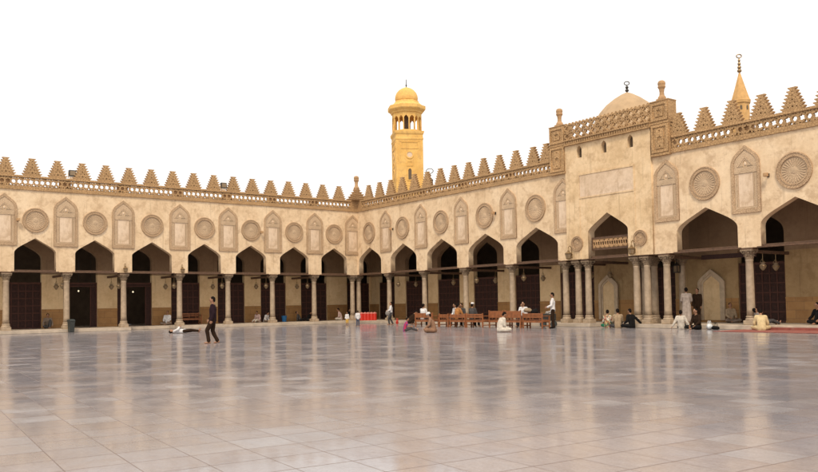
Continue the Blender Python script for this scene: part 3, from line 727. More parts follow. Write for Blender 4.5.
def wall_spot(x, y, z, rz, label):
    r = empty('wall_spotlight', (x, y, z), rz, label, 'spotlight', 'small spotlights fixed on the arcade fronts')
    b = bmesh.new(); box(b, -.05, .05, -.03, -.002, -.08, .08); cap(b, (0, -.03, 0), .02, (0, -.17, .02), .02, 6); finish(b, 'bracket', M['metal'], r)
    b = bmesh.new(); bbox(b, -.09, .09, -.30, -.14, -.07, .09, .015); finish(b, 'housing', M['stone'], r)
for a in ((-23.5, 0, 6.6, 0, 'small spotlight on wall between the leftmost niche and roundel'), (-8.05, 0, 6.5, 0, 'small spotlight on the left wall, by the roundel two bays from the corner'), (0, -4.6, 6.7, -PI/2, 'small spotlight by the second roundel of the right arcade from the corner'),
          (0, -15.25, 6.75, -PI/2, 'small spotlight right of the fourth right arcade roundel, above a rain stain'), (0, -32.42, 6.65, -PI/2, 'small spotlight above a rain streak beside the rightmost roundel')): wall_spot(*a)
def floodlight(x, y, label):
    r = empty('floodlight', (x, y, ZR), 0, label, 'floodlight', 'floodlights on the left parapet')
    b = bmesh.new(); bbox(b, -.2, .2, -.1, .12, .18, .55, .02); h = finish(b, 'housing', M['metal'], r)
    b = bmesh.new(); box(b, -.15, .15, -.108, -.1005, .23, .50); finish(b, 'lens', M['lampglass'], h)
    b = bmesh.new(); box(b, -.14, .14, -.05, .05, .0, .12); box(b, -.24, -.205, -.02, .02, .05, .4); box(b, .205, .24, -.02, .02, .05, .4); box(b, -.24, .24, -.02, .02, .12, .15); finish(b, 'bracket', M['inner'], r)
floodlight(-20.46, .1, 'dark square floodlight on the left parapet nearest the left edge'); floodlight(-10.72, .1, 'dark square floodlight on the middle of left parapet')
rl = empty('roof_lantern', (.9, -7.78, 8.3), 0, 'dark lantern with crescent standing between merlons left of the minaret view', 'lantern')
rl['label'] = 'dark metal lantern topped by a crescent between merlons just right of minaret'
b = bmesh.new(); lathe(b, [(.06, 0), (.05, .9), (.14, 1.0), (.14, 1.05), (.2, 1.12), (.22, 1.5), (.24, 1.55), (.1, 1.7), (.05, 1.75)], 8); finish(b, 'body', M['metal'], rl)
finial(rl, 1.75, .25, M['metal'], .17, .035, 1)
for (x, z, l) in ((-18.98, 2.57, 'left of two bright bulbs glowing inside the open doorway at left'), (-18.19, 2.63, 'right of two bright bulbs glowing inside the open doorway at left')):
    b = bmesh.new(); ell(b, (x, 4.5, z), (.05, .05, .06)); tb = finish(b, 'hall_bulb', M['bulb'], None, True); tag(tb, l, 'bulb', 'lit bulbs inside the hall')
    b = bmesh.new(); tube(b, [(x, 4.5, z+.09), (x, 4.5, 7.94)], .015, 5); finish(b, 'cord', M['metal'], tb)
b = bmesh.new(); ell(b, (-15.43, 4.5, 2.50), (.055, .055, .06)); tag(finish(b, 'hall_bulb', M['bulb'], None, True), 'lit bulb glowing inside the doorway beyond the third column', 'bulb', 'lit bulbs inside the hall')

# ------------------------------------------------------------------ benches and small things
def bench(x, y, rz, label, L=1.45, high=.86, slats=3):
    r = empty('bench', (x, y, 0), rz, label, 'bench', 'wooden benches in a row before the right arcade')
    # faces +x, back towards -x
    b = bmesh.new()
    for k in range(4): bbox(b, -.20+.115*k, -.11+.115*k, -L/2+.04, L/2-.04, .42, .45, .006)
    finish(b, 'seat', M['bench'], r)
    b = bmesh.new(); n = slats; zt = high
    for k in range(n): z = .54+(zt-.12-.54)*k/(n-1); bbox(b, -.275, -.25, -L/2+.05, L/2-.05, z, z+.10, .006)
    for k in (-1, 0, 1): bbox(b, -.249, -.225, k*(L/2-.25)-.03, k*(L/2-.25)+.03, .46, zt-.04, .005)
    finish(b, 'backrest', M['bench'], r)
    for s in (-1, 1):
        yy = s*(L/2-.03)
        b = bmesh.new(); bbox(b, -.29, -.22, yy-.03, yy+.03, 0, zt+.02, .006); bbox(b, .20, .27, yy-.03, yy+.03, 0, .62, .006); bbox(b, -.219, .199, yy-.025, yy+.025, .34, .41, .006); bbox(b, -.219, .199, yy-.02, yy+.02, .12, .17, .006)
        finish(b, 'leg_frame', M['bench'], r)
        b = bmesh.new(); bbox(b, -.219, .30, yy-.04, yy+.04, .62, .66, .008); finish(b, 'armrest', M['bench'], r)
    b = bmesh.new(); bbox(b, -.26, -.235, -L/2+.06, L/2-.06, .30, .40, .006); bbox(b, .21, .235, -L/2+.06, L/2-.06, .30, .40, .006); finish(b, 'apron', M['bench'], r)
    return r
bench(-3.75, -13.15, R(6), 'leftmost bench of the row, where a white shirted man sits', 1.5, .83, 3)
bench(-3.5, -14.75, R(-5), 'second bench from the left in the row, low backed, slightly turned', .95, .76, 2)
bench(-3.5, -15.95, R(4), 'third bench from the left in the row, behind the man in rust brown', 1.25, .76, 2)
bench(-3.45, -17.35, 0, 'fourth bench from the left, beside the man in a white cap', 1.4, .78, 2)
bench(-3.1, -18.72, 0, 'fifth bench of the row, with a taller slatted back', 1.15, .93, 4)
bench(-3.05, -19.95, 0, 'sixth bench of the row, tall back, behind seated white robed man', 1.2, .93, 4)
bench(-3.0, -21.35, R(-3), 'rightmost bench of the row, beside the standing man in white shirt', 1.5, .80, 3)
gb = bench(-11.95, 3.0, R(-90), 'small reddish bench standing alone against the left gallery wall', 1.45, .80, 2); gb.location.z = .2; del gb['group']

def lathe_thing(name, label, cat, loc, parts, group=None, n=18):
    r = empty(name, loc, 0, label, cat, group)
    for pn, prof, m in parts:
        b = bmesh.new(); lathe(b, prof, n); finish(b, pn, M[m], r, False)
    return r
bn = empty('litter_bin', (-20.66, -.52, 0), 0, 'dark grey litter bin standing beside the second column from the left', 'bin'); bn.scale = (.72, .72, .80)
b = bmesh.new(); lathe(b, [(.24, .02), (.25, .05), (.31, .80), (.33, .82), (.33, .86)], 4, rot=PI/4+.2); finish(b, 'body', M['bin'], bn)
b = bmesh.new(); lathe(b, [(.345, .861), (.345, .90), (.25, .97), (.1, .99), (0, 1.0)], 4, rot=PI/4+.2); finish(b, 'lid', M['bin'], bn)
bk = lathe_thing('bucket', 'blue plastic bucket on the left gallery floor right of the fifth column', 'bucket', (-4.9, 2.6, .2), [('body', [(.15, 0), (.15, .02), (.20, .40), (.215, .41), (.215, .44), (.19, .44), (.14, .04), (0, .04)], 'blue')])
b = bmesh.new(); pts = [Vector((.2*math.cos(a), .05, .43+.18*math.sin(a))) for a in [PI*k/10 for k in range(11)]]; tube(b, pts, .01, 5); finish(b, 'handle', M['metal'], bk)
lw_ = ['leftmost', 'second', 'middle', 'fourth', 'rightmost']
for k in range(5):
    lathe_thing('drinks_cooler', '%s of the five red drum coolers lined up in the corner of the arcades' % lw_[k] if k in (0, 2, 4) else '%s from the left of five red drum coolers in the arcade corner' % lw_[k], 'cooler', (-.15+.245*k*.8, -.62-.245*k*.6-.02*(k % 2), .2),
      [('body', [(.14, 0), (.15, .03), (.155, .42), (.148, .43), (.148, .45), (.155, .46), (.155, .50)], 'red'), ('lid', [(.16, .501), (.165, .53), (.16, .57), (.06, .58), (.055, .61), (0, .612)], 'lid'), ('tap', [(.0, .06), (.02, .07), (.02, .09), (0, .10)], 'lid')], 'red drum coolers in the corner', 16)
# bag, bundle, hand cart
def bag(loc, rz, label, mat, sx=.2, sy=.14, sz=.26, name='carrier_bag'):
    r = empty(name, loc, rz, label, 'bag')
    b = bmesh.new(); ell(b, (0, 0, sz*.5), (sx, sy, sz*.5), None, 18, 12)
    for v in b.verts:
        v.co += Vector((1, 1, .6))*noise.noise(v.co*9+Vector(loc))*.05; v.co.z = max(.003, v.co.z)
    finish(b, 'sack', mat, r, True)
    b = bmesh.new()
    for s in (-1, 1): tube(b, [Vector((math.cos(a)*sx*.5, s*.04, sz*.88+.16*math.sin(a))) for a in [PI*k/8 for k in range(9)]], .012, 5)
    finish(b, 'handle', mat, r); return r
bag((-.55, -29.72, 0), .3, 'crumpled white plastic bag on the paving right of the man in dark brown', M['bag'])
bag((-.62, -30.05, 0), 1.2, 'small black bag lying just right of the white plastic bag', CL['black'], .24, .15, .16, 'shoulder_bag')
bag((-1.6, -7.15, .0), .5, 'red bag standing right behind the walking man with a jacket', M['red'], .11, .09, .30, 'shopping_bag')
bd = empty('bundle', (-2.85, -20.55, .0), R(-80), 'tan rolled blanket bundle propped on the rightmost bench back', 'bundle')
b = bmesh.new(); ell(b, (0, 0, .93), (.26, .15, .13), None, 20, 12)
for v in b.verts: v.co += v.co.normalized()*noise.noise(v.co*6)*.05
finish(b, 'roll', CL['tan'], bd, True)
b = bmesh.new(); ell(b, (.38, .05, .84), (.2, .16, .15), None, 16, 10)
for v in b.verts: v.co += Vector((1, 1, 1))*noise.noise(v.co*6)*.05
finish(b, 'dark_cloth', CL['black'], bd, True)
bd.location.x = -2.78
ct = empty('hand_cart', (-1.25, -20.55, 0), R(-50), 'small dark hand cart loaded with odds and ends beside standing man', 'cart')
b = bmesh.new(); bbox(b, -.4, .4, -.25, .25, .35, .40, .01); bbox(b, -.4, .4, -.25, -.22, .40, .72, .01); bbox(b, -.4, .4, .22, .25, .40, .72, .01); bbox(b, -.4, -.37, -.219, .219, .40, .72, .01); bbox(b, .37, .4, -.219, .219, .40, .72, .01); finish(b, 'tray', M['metal'], ct)
b = bmesh.new(); tube(b, [(-.4, -.2, .45), (-.62, -.2, .95), (-.62, .2, .95), (-.4, .2, .45)], .018, 7); finish(b, 'handle', M['metal'], ct)
for sx in (-.28, .28):
    for sy in (-.28, .28):
        b = bmesh.new(); t = bmesh.new(); lathe(t, [(.02, -.02), (.15, -.022), (.17, 0), (.15, .022), (.02, .02)], 16); merge(b, t, Matrix.Translation((sx, sy, .17)) @ Matrix.Rotation(PI/2, 4, 'X')); tube(b, [(sx, sy, .17), (sx, sy*.7, .36)], .02, 6); finish(b, 'wheel', M['bin'], ct)
b = bmesh.new()
for k in range(9): ell(b, (random.uniform(-.3, .3), random.uniform(-.15, .15), random.uniform(.62, .86)), (random.uniform(.07, .15), random.uniform(.07, .13), random.uniform(.06, .12)), None, 10, 7)
finish(b, 'load', CL['grey'], ct, True)

# ------------------------------------------------------------------ people
def remeshed(bm, name, mat, parent, vox, smooth_it=4, wrinkle=0, seed=0):
    bmesh.ops.recalc_face_normals(bm, faces=bm.faces)
    me = bpy.data.meshes.new('tmp'); bm.to_mesh(me); bm.free()
    o = bpy.data.objects.new('tmp', me)
    m = o.modifiers.new('r', 'REMESH'); m.mode = 'VOXEL'; m.voxel_size = vox
    s = o.modifiers.new('s', 'SMOOTH'); s.factor = .5; s.iterations = smooth_it
    out = evaluated(o); out.name = name
    bpy.data.objects.remove(o); bpy.data.meshes.remove(me)
    if wrinkle:
        off = Vector((seed*3.1, seed*1.7, 0))
        n = len(out.vertices); cs = [0.0]*(3*n); ns = [0.0]*(3*n)
        out.vertices.foreach_get('co', cs); out.vertices.foreach_get('normal', ns)
        for i in range(0, 3*n, 3):
            a = noise.noise((cs[i]*7+off.x, cs[i+1]*7+off.y, cs[i+2]*4.2))*wrinkle
            cs[i] += ns[i]*a; cs[i+1] += ns[i+1]*a; cs[i+2] += ns[i+2]*a
        out.vertices.foreach_set('co', cs); out.update()
    out.materials.clear()
    return link(out, name, mat, parent, True)
def pose(kind, **k):
    """joints of a 1.72 m adult facing +x, z up"""
    J = {}
    lean = k.get('lean', 0)
    if kind in ('stand', 'walk', 'lie'): pz = .92
    elif kind == 'bench': pz = .53
    elif kind == 'squat': pz = .24
    else: pz = .13
    pel = Vector((0, 0, pz)); sp = Vector((math.sin(R(lean)), 0, math.cos(R(lean)))); fw = Vector((math.cos(R(lean)), 0, -math.sin(R(lean))))
    bend = k.get('bend', 0); sp2 = Vector((math.sin(R(lean+bend)), 0, math.cos(R(lean+bend)))); fw2 = Vector((math.cos(R(lean+bend)), 0, -math.sin(R(lean+bend))))
    J['pel'] = pel; J['waist'] = pel+sp*.17; J['chest'] = J['waist']+sp2*.18; J['neck'] = J['chest']+sp2*.20
    J['f'], J['u'] = fw2, sp2
    nod = k.get('nod', 0); hu = Vector((math.sin(R(lean+bend+nod)), 0, math.cos(R(lean+bend+nod)))); J['hu'] = hu; J['hf'] = Vector((hu.z, 0, -hu.x)); J['head'] = J['neck']+sp2*.055+hu*.115
    turn = R(k.get('turn', 0)); J['hf'] = Matrix.Rotation(turn, 3, hu) @ J['hf']
    legs = dict(stand=[((.01, .10, .49), (-.02, .11, .08), (.14, .14, .03))]*2,
        walk=[((.21, .10, .49), (.14, .09, .062), (.30, .10, .03)), ((.03, .09, .47), (-.16, .09, .075), (-.02, .10, .026))],
        cross=[((.33, .32, .13), (.30, -.03, .07), (.38, -.13, .05)), ((.33, .32, .13), (.20, -.06, .07), (.26, -.16, .05))],
        legs=[((.42, .12, .22), (.80, .11, .07), (.86, .13, .19))]*2,
        kneeup=[((.30, .14, .48), (.42, .12, .07), (.57, .13, .03)), ((.42, .20, .14), (.30, -.02, .07), (.38, -.1, .05))],
        bench=[((.43, .12, .54), (.44, .13, .09), (.60, .14, .04))]*2,
        squat=[((.32, .18, .50), (.10, .14, .08), (.26, .17, .03))]*2,
        lie=[((.02, .10, .49), (0, .10, .08), (.12, .14, .02)), ((.05, .08, .49), (0, .04, .08), (.12, .06, .02))])[k.get('legs', kind)]
    for i, s in ((0, 1), (1, -1)):
        hip = pel+Vector((0, s*.095, -.02)); J['hip%d' % i] = hip
        for nme, p in zip(('kn', 'an', 'toe'), legs[i]): J[nme+str(i)] = Vector((p[0], s*p[1], p[2]))
        J['sh%d' % i] = J['chest']+sp2*.135+Vector((0, s*.175, 0))
    arms = k.get('arms', ((.0, .05, -.29), (.06, .06, -.54)))
    if not isinstance(arms, list): arms = [arms, arms]
    for i, s in ((0, 1), (1, -1)):
        for nme, off in zip(('el', 'wr'), arms[i]): J[nme+str(i)] = J['sh%d' % i] + fw2*off[0]*1 + Vector((0, s*off[1], 0)) + sp2*off[2]
    if kind == 'lie':
        mx = Matrix.Translation((0, 0, .13)) @ Matrix.Rotation(-PI/2, 4, 'Y') @ Matrix.Translation((0, 0, -.92))
        for q in list(J):
            J[q] = (mx.to_3x3() @ J[q]) if q in ('f', 'u', 'hf', 'hu') else mx @ J[q]
    return J
PN = 0
def person(label, loc, face, kind, top='white', bottom='greydark', head='hair', sc=1.0, skin='skin', dress=None, feet='bare', sleeve='long', z=0.0, group=None, **k):
    global PN; PN += 1
    J = pose(kind, **k); Y = Vector((0, 1, 0)); f, u, hf, hu = J['f'], J['u'], J['hf'], J['hu']; hl = hu.cross(hf)
    b = bmesh.new()
    for s in (-1, 1):
        cap(b, J['pel']+Y*s*.055, .105, J['waist']+Y*s*.05, .095); cap(b, J['waist']+Y*s*.05, .095, J['chest']+Y*s*.065+u*.03, .108)
    cap(b, J['sh0'], .062, J['sh1'], .062); cap(b, J['chest']+u*.13, .075, J['neck']+u*.05, .052)
    ell(b, J['head'], (.098, .078, .118), Matrix((hf, hl, hu)).transposed(), 16, 12)
    cap(b, J['neck'], .052, J['head']-hu*.03, .056); cap(b, J['head']-hu*.05+hf*.03, .06, J['head']-hu*.085+hf*.055, .038)
    cap(b, J['head']+hf*.092+hu*.015, .012, J['head']+hf*.108-hu*.022, .017, 8)
    for s in (-1, 1):
        ell(b, J['head']+hl*s*.08-hf*.008, (.024, .012, .034), Matrix((hf, hl, hu)).transposed(), 8, 6)
        cap(b, J['head']+hf*.085+hl*s*.032+hu*.03, .014, J['head']+hf*.085+hl*s*.05+hu*.028, .012, 8)
    for i, s in ((0, 1), (1, -1)):
        cap(b, J['hip%d' % i], .088, J['kn%d' % i], .056); cap(b, J['kn%d' % i], .056, J['kn%d' % i]*.6+J['an%d' % i]*.4, .056); cap(b, J['kn%d' % i]*.6+J['an%d' % i]*.4, .056, J['an%d' % i], .038)
        a, t = J['an%d' % i], J['toe%d' % i]; ft = (t-a).normalized()
        cap(b, a-ft*.04-Vector((0, 0, .02)), .040, a*.45+t*.55-Vector((0, 0, .01)), .040); cap(b, a*.45+t*.55-Vector((0, 0, .01)), .040, t, .026)
        cap(b, J['sh%d' % i], .056, J['el%d' % i], .042); cap(b, J['el%d' % i], .043, J['wr%d' % i], .028)
        w = J['wr%d' % i]; d = (w-J['el%d' % i]).normalized(); q = d.cross(Y*s); q = (q if q.length > .2 else d.cross(f)).normalized(); n_ = q.cross(d).normalized()
        cap(b, w, .027, w+d*.075-q*.014, .021, 8); cap(b, w, .026, w+d*.075+q*.014, .021, 8)
        for kf, (o_, L_) in enumerate(((-.031, .066), (-.0105, .078), (.0105, .074), (.031, .057))):
            p0 = w+d*.07+q*o_; p1 = p0+d*L_*.55+q*o_*.12; p2 = p1+(d*.8-n_*s*.5)*L_*.5
            cap(b, p0, .0105, p1, .0098, 6); cap(b, p1, .0098, p2, .0085, 6)
        p0 = w+d*.03-q*.03; p1 = p0+d*.035-q*.03; cap(b, p0, .0135, p1, .0115, 6); cap(b, p1, .0115, p1+d*.03-q*.004, .0095, 6)
    body = remeshed(b, 'person', M[skin], None, .0095, 3)
    body.location = (loc[0], loc[1], z); body.rotation_euler = (0, 0, R(face)); body.scale = (sc,)*3
    tag(body, label, 'person', group)
    # eyes, brows and mouth
    b = bmesh.new()
    for s in (-1, 1):
        ell(b, J['head']+hf*.088+hl*s*.036+hu*.008, (.010, .014, .009), Matrix((hf, hl, hu)).transposed(), 8, 6)
        cap(b, J['head']+hf*.098+hl*s*.022+hu*.033, .005, J['head']+hf*.090+hl*s*.054+hu*.034, .004, 6)
    cap(b, J['head']+hf*.093-hl*.022-hu*.058, .005, J['head']+hf*.093+hl*.022-hu*.058, .005, 6)
    finish(b, 'face', M['eye'], body, True)
    # hair or cap
    rot = Matrix((hf, hl, hu)).transposed()
    b = bmesh.new(); ell(b, J['head']+hu*.026-hf*.022, (.097, .086, .106), rot, 18, 12); ell(b, J['head']-hu*.035-hf*.05, (.06, .07, .06), rot, 12, 8)
    if head == 'scarf': ell(b, J['head']-hu*.06-hf*.03, (.09, .10, .12), rot, 14, 9)
    remeshed(b, 'headscarf' if head == 'scarf' else 'hair', CL['white'] if head == 'scarf' else M['hair'], body, .010, 2, .004, PN)
    if head == 'cap':
        b = bmesh.new(); t = bmesh.new(); lathe(t, [(.098, 0), (.104, .03), (.100, .065), (.085, .095), (.05, .112), (0, .118)], 20); merge(b, t, Matrix.Translation(J['head']+hu*.045-hf*.008) @ rot.to_4x4() @ Matrix.Diagonal((1.05, .92, 1, 1))); finish(b, 'cap', CL['white'], body, True)
    # clothes
    def torso(b, g, low=.0):
        for s in (-1, 1):
            cap(b, J['pel']+Y*s*.06-u*low, .112+g, J['waist']+Y*s*.055, .106+g); cap(b, J['waist']+Y*s*.055, .106+g, J['chest']+Y*s*.068+u*.03, .117+g)
            cap(b, J['chest']+Y*s*.07+u*.04, .10+g*.6, J['chest']+Y*s*.10+u*.11, .075+g*.5)
        cap(b, J['sh0']+u*.004, .072+g*.4, J['sh1']+u*.004, .072+g*.4); cap(b, J['chest']+u*.10, .08, J['neck']-u*.012, .066)
    def sleeves(b, g, ln):
        for i in (0, 1):
            S, E, W_ = J['sh%d' % i], J['el%d' % i], J['wr%d' % i]
            if ln == 'short': cap(b, S, .068+g, S*.3+E*.7, .062+g)
            else: cap(b, S, .066+g, E, .056+g); cap(b, E, .056+g, E*.08+W_*.92, .043+g)
    def legs_(b, g, hem=.93):
        for s in (-1, 1): cap(b, J['pel']+Y*s*.06+u*.02, .118, J['pel']+Y*s*.07-u*.02, .112)
        for i in (0, 1):
            H_, K, A = J['hip%d' % i], J['kn%d' % i], J['an%d' % i]
            cap(b, H_, .102+g, K, .072+g); cap(b, K, .072+g, K*(1-hem)+A*hem, .060+g)
    if dress:
        b = bmesh.new(); torso(b, .022, .02); sleeves(b, .012, 'long')
        if kind == 'stand':
            for s in (-1, 1): cap(b, J['pel']+Y*s*.07, .135, Vector((0, s*.09, .22)), .155); cap(b, Vector((0, s*.09, .22)), .155, Vector((.01, s*.1, .19)), .16)
            cap(b, J['pel']+Vector((.03, 0, 0)), .13, Vector((.03, 0, .2)), .15)
        else:
            for i in (0, 1):
                cap(b, J['hip%d' % i], .125, J['kn%d' % i], .095); cap(b, J['kn%d' % i], .095, J['an%d' % i]*.85+J['kn%d' % i]*.15, .078)
            cap(b, (J['kn0']+J['kn1'])/2*.75+J['pel']*.25, .09, (J['an0']+J['an1'])/2, .085); cap(b, J['pel']-Vector((.02, 0, .02)), .15, (J['kn0']+J['kn1'])*.3, .10)
        for v in b.verts: v.co.z = max(v.co.z, .012)
        remeshed(b, 'robe', CL[dress], body, .013, 4, .014, PN)
    else:
        b = bmesh.new(); legs_(b, .008, k.get('hem', .93)); remeshed(b, 'trousers', CL[bottom], body, .0125, 4, .010, PN)
        b = bmesh.new(); torso(b, .014, .07); sleeves(b, .010, sleeve); remeshed(b, 'shirt', CL[top], body, .0125, 4, .010, PN+50)
    if feet == 'shoes':
        for i in (0, 1):
            a, t = J['an%d' % i], J['toe%d' % i]; ft = (t-a).normalized(); b = bmesh.new()
            cap(b, a-ft*.045-Vector((0, 0, .025)), .048, t*.5+a*.5-Vector((0, 0, .012)), .048); cap(b, t*.5+a*.5-Vector((0, 0, .012)), .048, t+ft*.015, .034)
            remeshed(b, 'shoe', M['hair'], body, .010, 2)
    return body
LFT, RGT, TOC, AWY = 143.2, -36.8, -126.8, 53.2
lap = ((.10, .05, -.25), (.30, -.02, -.36)); knees = ((.14, .08, -.22), (.36, .08, -.30)); back = ((-.14, .10, -.24), (-.26, .12, -.50))
person('man in dark plum shirt and brown black trousers striding left across open paving', (-20.85, -21.98), LFT+6, 'walk', 'plum', 'brownblack', sc=1.0, arms=[((-.05, .06, -.28), (.03, .05, -.53)), ((.03, .05, -.28), (.16, .03, -.50))], nod=8, skin='skin')
lm = person('man in white shirt and dark trousers lying flat on his back on the paving', (-17.15, -9.35), LFT+180-2, 'lie', 'white', 'brownblack', sc=.95, arms=((.10, .12, -.22), (.22, -.08, -.26)))
lm.rotation_euler = (0, 0, R(RGT))
person('seated man in white against the dado left of the small bench', (-13.6, 2.95), TOC, 'cross', 'white', 'dim', arms=lap, z=.2)
person('dim figure in grey brown crouched against the leftmost dado strip', (-21.2, 2.95), TOC+25, 'kneeup', 'dim', 'greydark', arms=knees, bend=20, z=.2, legs='kneeup')
person('left of two people in pale clothes sitting low behind the fifth column', (-6.95, 2.7), TOC-20, 'legs', 'pink', 'offwhite', arms=lap, bend=25, z=.2, legs='legs', sc=.9)
person('right of two people in pale clothes sitting low behind the fifth column', (-6.35, 2.75), TOC+60, 'cross', 'white', 'dim', arms=lap, bend=30, z=.2, sc=.85)
person('left one of a dark clothed pair resting on the gallery floor by sixth column', (-3.55, 2.6), RGT, 'legs', 'greydark', 'black', arms=back, lean=-25, z=.2, sc=.85)
person('right one of the dark clothed pair resting on gallery floor by sixth column', (-2.95, 2.5), RGT, 'cross', 'black', 'greydark', arms=lap, bend=30, z=.2, sc=.85)
person('person in pale shirt sitting in the corner gallery beside one in black', (-.35, 2.0), LFT, 'cross', 'pink', 'offwhite', arms=lap, bend=22, z=.2)
person('person in black sitting in the corner gallery beside one in pale shirt', (.35, 2.1), RGT, 'cross', 'black', 'black', arms=lap, bend=18, z=.2)
person('small girl in white top and yellow skirt near the corner columns', (-3.75, -4.3), TOC, 'stand', 'white', 'yellow', sc=.50, hem=.45, head='hair')
person('small boy in white shirt and dark jeans walking beside the girl in yellow', (-5.37, -8.14), AWY+15, 'stand', 'white', 'denim', sc=.575, arms=((.02, .07, -.27), (.08, .08, -.50)))
person('man in white shirt carrying a jacket, striding left by the red coolers', (-2.0, -7.0), LFT+10, 'walk', 'white', 'greydark', sc=.87, arms=((.08, .06, -.27), (.24, -.02, -.32)))
b = bmesh.new(); ell(b, (.0, 0, 0), (.22, .16, .2), None, 16, 10)
for v in b.verts: v.co += v.co.normalized()*noise.noise(v.co*8)*.06
tag(finish(b, 'jacket', CL['grey'], None, True, (-2.13, -6.93, .80)), 'grey jacket bundled in the arms of the striding man', 'jacket')
person('child in red and purple shirt sitting on paving facing an old man', (-9.35, -18.55), RGT+4, 'legs', 'stripe', 'greydark', sc=.74, arms=((.12, .06, -.2), (.34, .0, -.16)), bend=18, legs='legs', sleeve='short')
person('old man in white cap and brown robe sitting on paving facing the child', (-9.5, -21.02), LFT-8, 'cross', sc=1.0, dress='brown', head='cap', arms=((.14, .07, -.2), (.34, .02, -.26)), lean=6, bend=16)
person('man in white shirt sitting on the leftmost bench, seen from behind', (-3.72, -12.75), 10, 'bench', 'white', 'greydark', arms=lap, bend=5)
person('stooping man in dark brown behind the left end of the bench row', (-1.4, -8.3), RGT+15, 'squat', 'brownblack', 'brownblack', arms=knees, lean=18, bend=25)
person('seated man in white with dark hair beyond the second bench', (-2.35, -14.2), 170, 'bench', 'white', 'greydark', arms=lap, bend=12, z=0)
person('dark shirted man next to the white shirted one beyond the second bench', (-2.35, -14.75), 200, 'bench', 'greydark', 'greydark', arms=lap, bend=15, z=0)
person('man in rust brown sitting with his back turned on the third bench', (-3.47, -15.6), 0, 'bench', 'rust', 'brownblack', arms=knees, bend=12)
person('man in white cap and dark shirt sitting on the fourth bench', (-3.35, -16.75), 12, 'bench', 'greydark', 'black', head='cap', arms=lap, bend=6)
person('small figure in rust on gallery floor seen above the sixth bench back', (-1.2, -18.6), 190, 'bench', 'rust', 'greydark', arms=lap, bend=10, sc=.95)
person('boy in white and dark patterned shirt sitting on the rightmost bench', (-2.3, -19.75), 200, 'bench', 'white', 'greydark', arms=lap, sc=1.02, bend=4)
person('man in loose white robe sitting on bare paving, seen side on facing right', (-7.6, -23.55), RGT+20, 'cross', dress='offwhite', arms=lap, bend=22, nod=10, sc=1.0)
person('standing man in white shirt and dark trousers right of the benches', (-2.6, -22.15), LFT-12, 'stand', 'white', 'brownblack', feet='shoes', sc=1.04, arms=((.06, .05, -.28), (.26, -.02, -.36)), nod=12)
person('seated person in patterned shirt and green skirt before the entrance', (-.6, -24.0), RGT+70, 'cross', 'pattern', 'green', arms=lap, bend=15, z=0, sc=.95)
person('man in tan jacket sitting before the entrance, back turned', (-.8, -24.82), AWY-10, 'cross', 'tan', 'greydark', arms=lap, bend=10)
person('person in dim clothes half hidden between tan jacket and black shirt', (.3, -25.15), TOC+20, 'cross', 'dim', 'greydark', arms=lap, bend=12, sc=.9)
person('man in black sitting before the entrance, leftward facing with outstretched hand', (-.6, -25.5), AWY+30, 'cross', 'black', 'black', arms=[((.06, .07, -.25), (.26, .05, -.3)), ((-.1, .16, -.24), (-.08, .34, -.42))], bend=14)
person('man in white shirt leaning back on his hands below the standing robed man', (-.9, -28.5), AWY-25, 'legs', 'offwhite', 'greydark', arms=((-.06, .12, -.25), (-.08, .24, -.46)), lean=-8, legs='legs', sc=.92)
person('man in dark brown shirt sitting cross legged beside the white bag', (-.9, -29.35), LFT+25, 'cross', 'brownblack', 'black', arms=lap, bend=12)
person('tall man in long pale robe standing under the arch, back turned', (1.0, -27.52), AWY-10, 'stand', dress='robe', z=.2, sc=.99, arms=((.06, .06, -.28), (.2, .0, -.36)), nod=10)
person('dark clothed man standing in shade just behind the robed man', (2.0, -27.45), LFT+40, 'stand', 'brownblack', 'brownblack', z=.2, sc=.97)
person('person in beige sitting against the ochre wall beside the blind niche', (3.0, -28.6), TOC, 'cross', 'tan', 'dim', z=.2, arms=lap, sc=1.0)
person('man in cream shirt bending forward on the red carpet', (-.85, -32.35), AWY-20, 'cross', 'cream', 'cream', arms=((.15, .08, -.22), (.34, .02, -.34)), bend=32, nod=15, sc=1.02)
person('person in white reclining behind the bending man beside the column', (.35, -31.75), RGT+10, 'legs', 'grey', 'greydark', z=.2, lean=-35, arms=back, sc=.9, legs='legs')
person('dark clothed person sitting on the gallery step at right edge of view', (1.6, -33.6), LFT+20, 'kneeup', 'black', 'black', z=.2, arms=knees, bend=15, legs='kneeup')

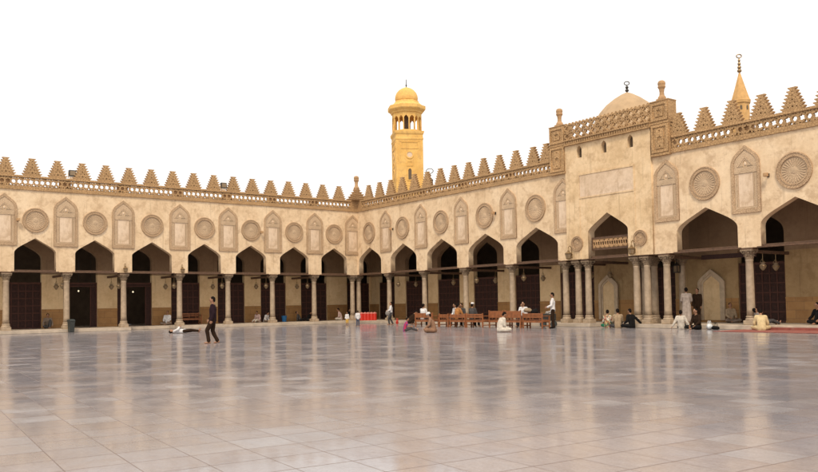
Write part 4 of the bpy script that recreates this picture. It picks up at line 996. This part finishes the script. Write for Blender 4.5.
# ------------------------------------------------------------------ light, sky, camera
w = bpy.data.worlds.new('World'); scn.world = w; w.use_nodes = True
nt = w.node_tree; nt.nodes.clear()
SUN_EL, SUN_AZ = R(54), R(222)     # azimuth from +Y towards +X: behind the camera
sky = nt.nodes.new('ShaderNodeTexSky'); sky.sky_type = 'NISHITA'; sky.sun_disc = False; sky.sun_elevation = SUN_EL; sky.sun_rotation = SUN_AZ
sky.air_density = 1.0; sky.dust_density = 6.0; sky.ozone_density = 1.0
co = node(nt, 'ShaderNodeTexCoord').outputs['Generated']
cn = noise_n(nt, co, 2.2, 5, .6)
cloud = ramp(nt, cn, [(.3, (13.6, 13.1, 12.5)), (.7, (15.6, 15.0, 14.2))])
veil = mixc(nt, .9, sky.outputs[0], cloud)
bg = node(nt, 'ShaderNodeBackground', {'Color': veil, 'Strength': .10}); ow = nt.nodes.new('ShaderNodeOutputWorld'); nt.links.new(bg.outputs[0], ow.inputs[0])
sl_ = bpy.data.lights.new('sun', 'SUN'); sl_.energy = 2.6; sl_.angle = R(12); sl_.color = (1, .86, .66)
so = bpy.data.objects.new('sun', sl_); COL.objects.link(so)
sd = Vector((math.sin(SUN_AZ)*math.cos(SUN_EL), math.cos(SUN_AZ)*math.cos(SUN_EL), math.sin(SUN_EL)))
so.rotation_euler = sd.to_track_quat('Z', 'Y').to_euler(); so.location = (-20, -30, 40)

cam = bpy.data.cameras.new('camera'); co_ = bpy.data.objects.new('camera', cam); COL.objects.link(co_); scn.camera = co_
F, PITCH, ROLL, YAW, CY = 797.202, .0411557, -.0162149, .6409507, 271.2615
cam.sensor_fit = 'HORIZONTAL'; cam.sensor_width = 36; cam.lens = F/818*36; cam.shift_y = (CY-236)/818; cam.clip_start = .1; cam.clip_end = 2000
cp_, sp_ = math.cos(PITCH), math.sin(PITCH)
fwd = Vector((math.sin(YAW)*cp_, math.cos(YAW)*cp_, sp_)); rt = Vector((math.cos(YAW), -math.sin(YAW), 0)); up = rt.cross(fwd)
r2 = rt*math.cos(ROLL)+up*math.sin(ROLL); u2 = up*math.cos(ROLL)-rt*math.sin(ROLL)
mw = Matrix((r2, u2, -fwd)).transposed().to_4x4(); mw.translation = (-32.88157, -50.49575, 1.36041); co_.matrix_world = mw
scn.view_settings.view_transform = 'Standard'; scn.view_settings.look = 'None'; scn.view_settings.gamma = 1; scn.view_settings.exposure = -.12

bpy.data.scenes.remove(TS)
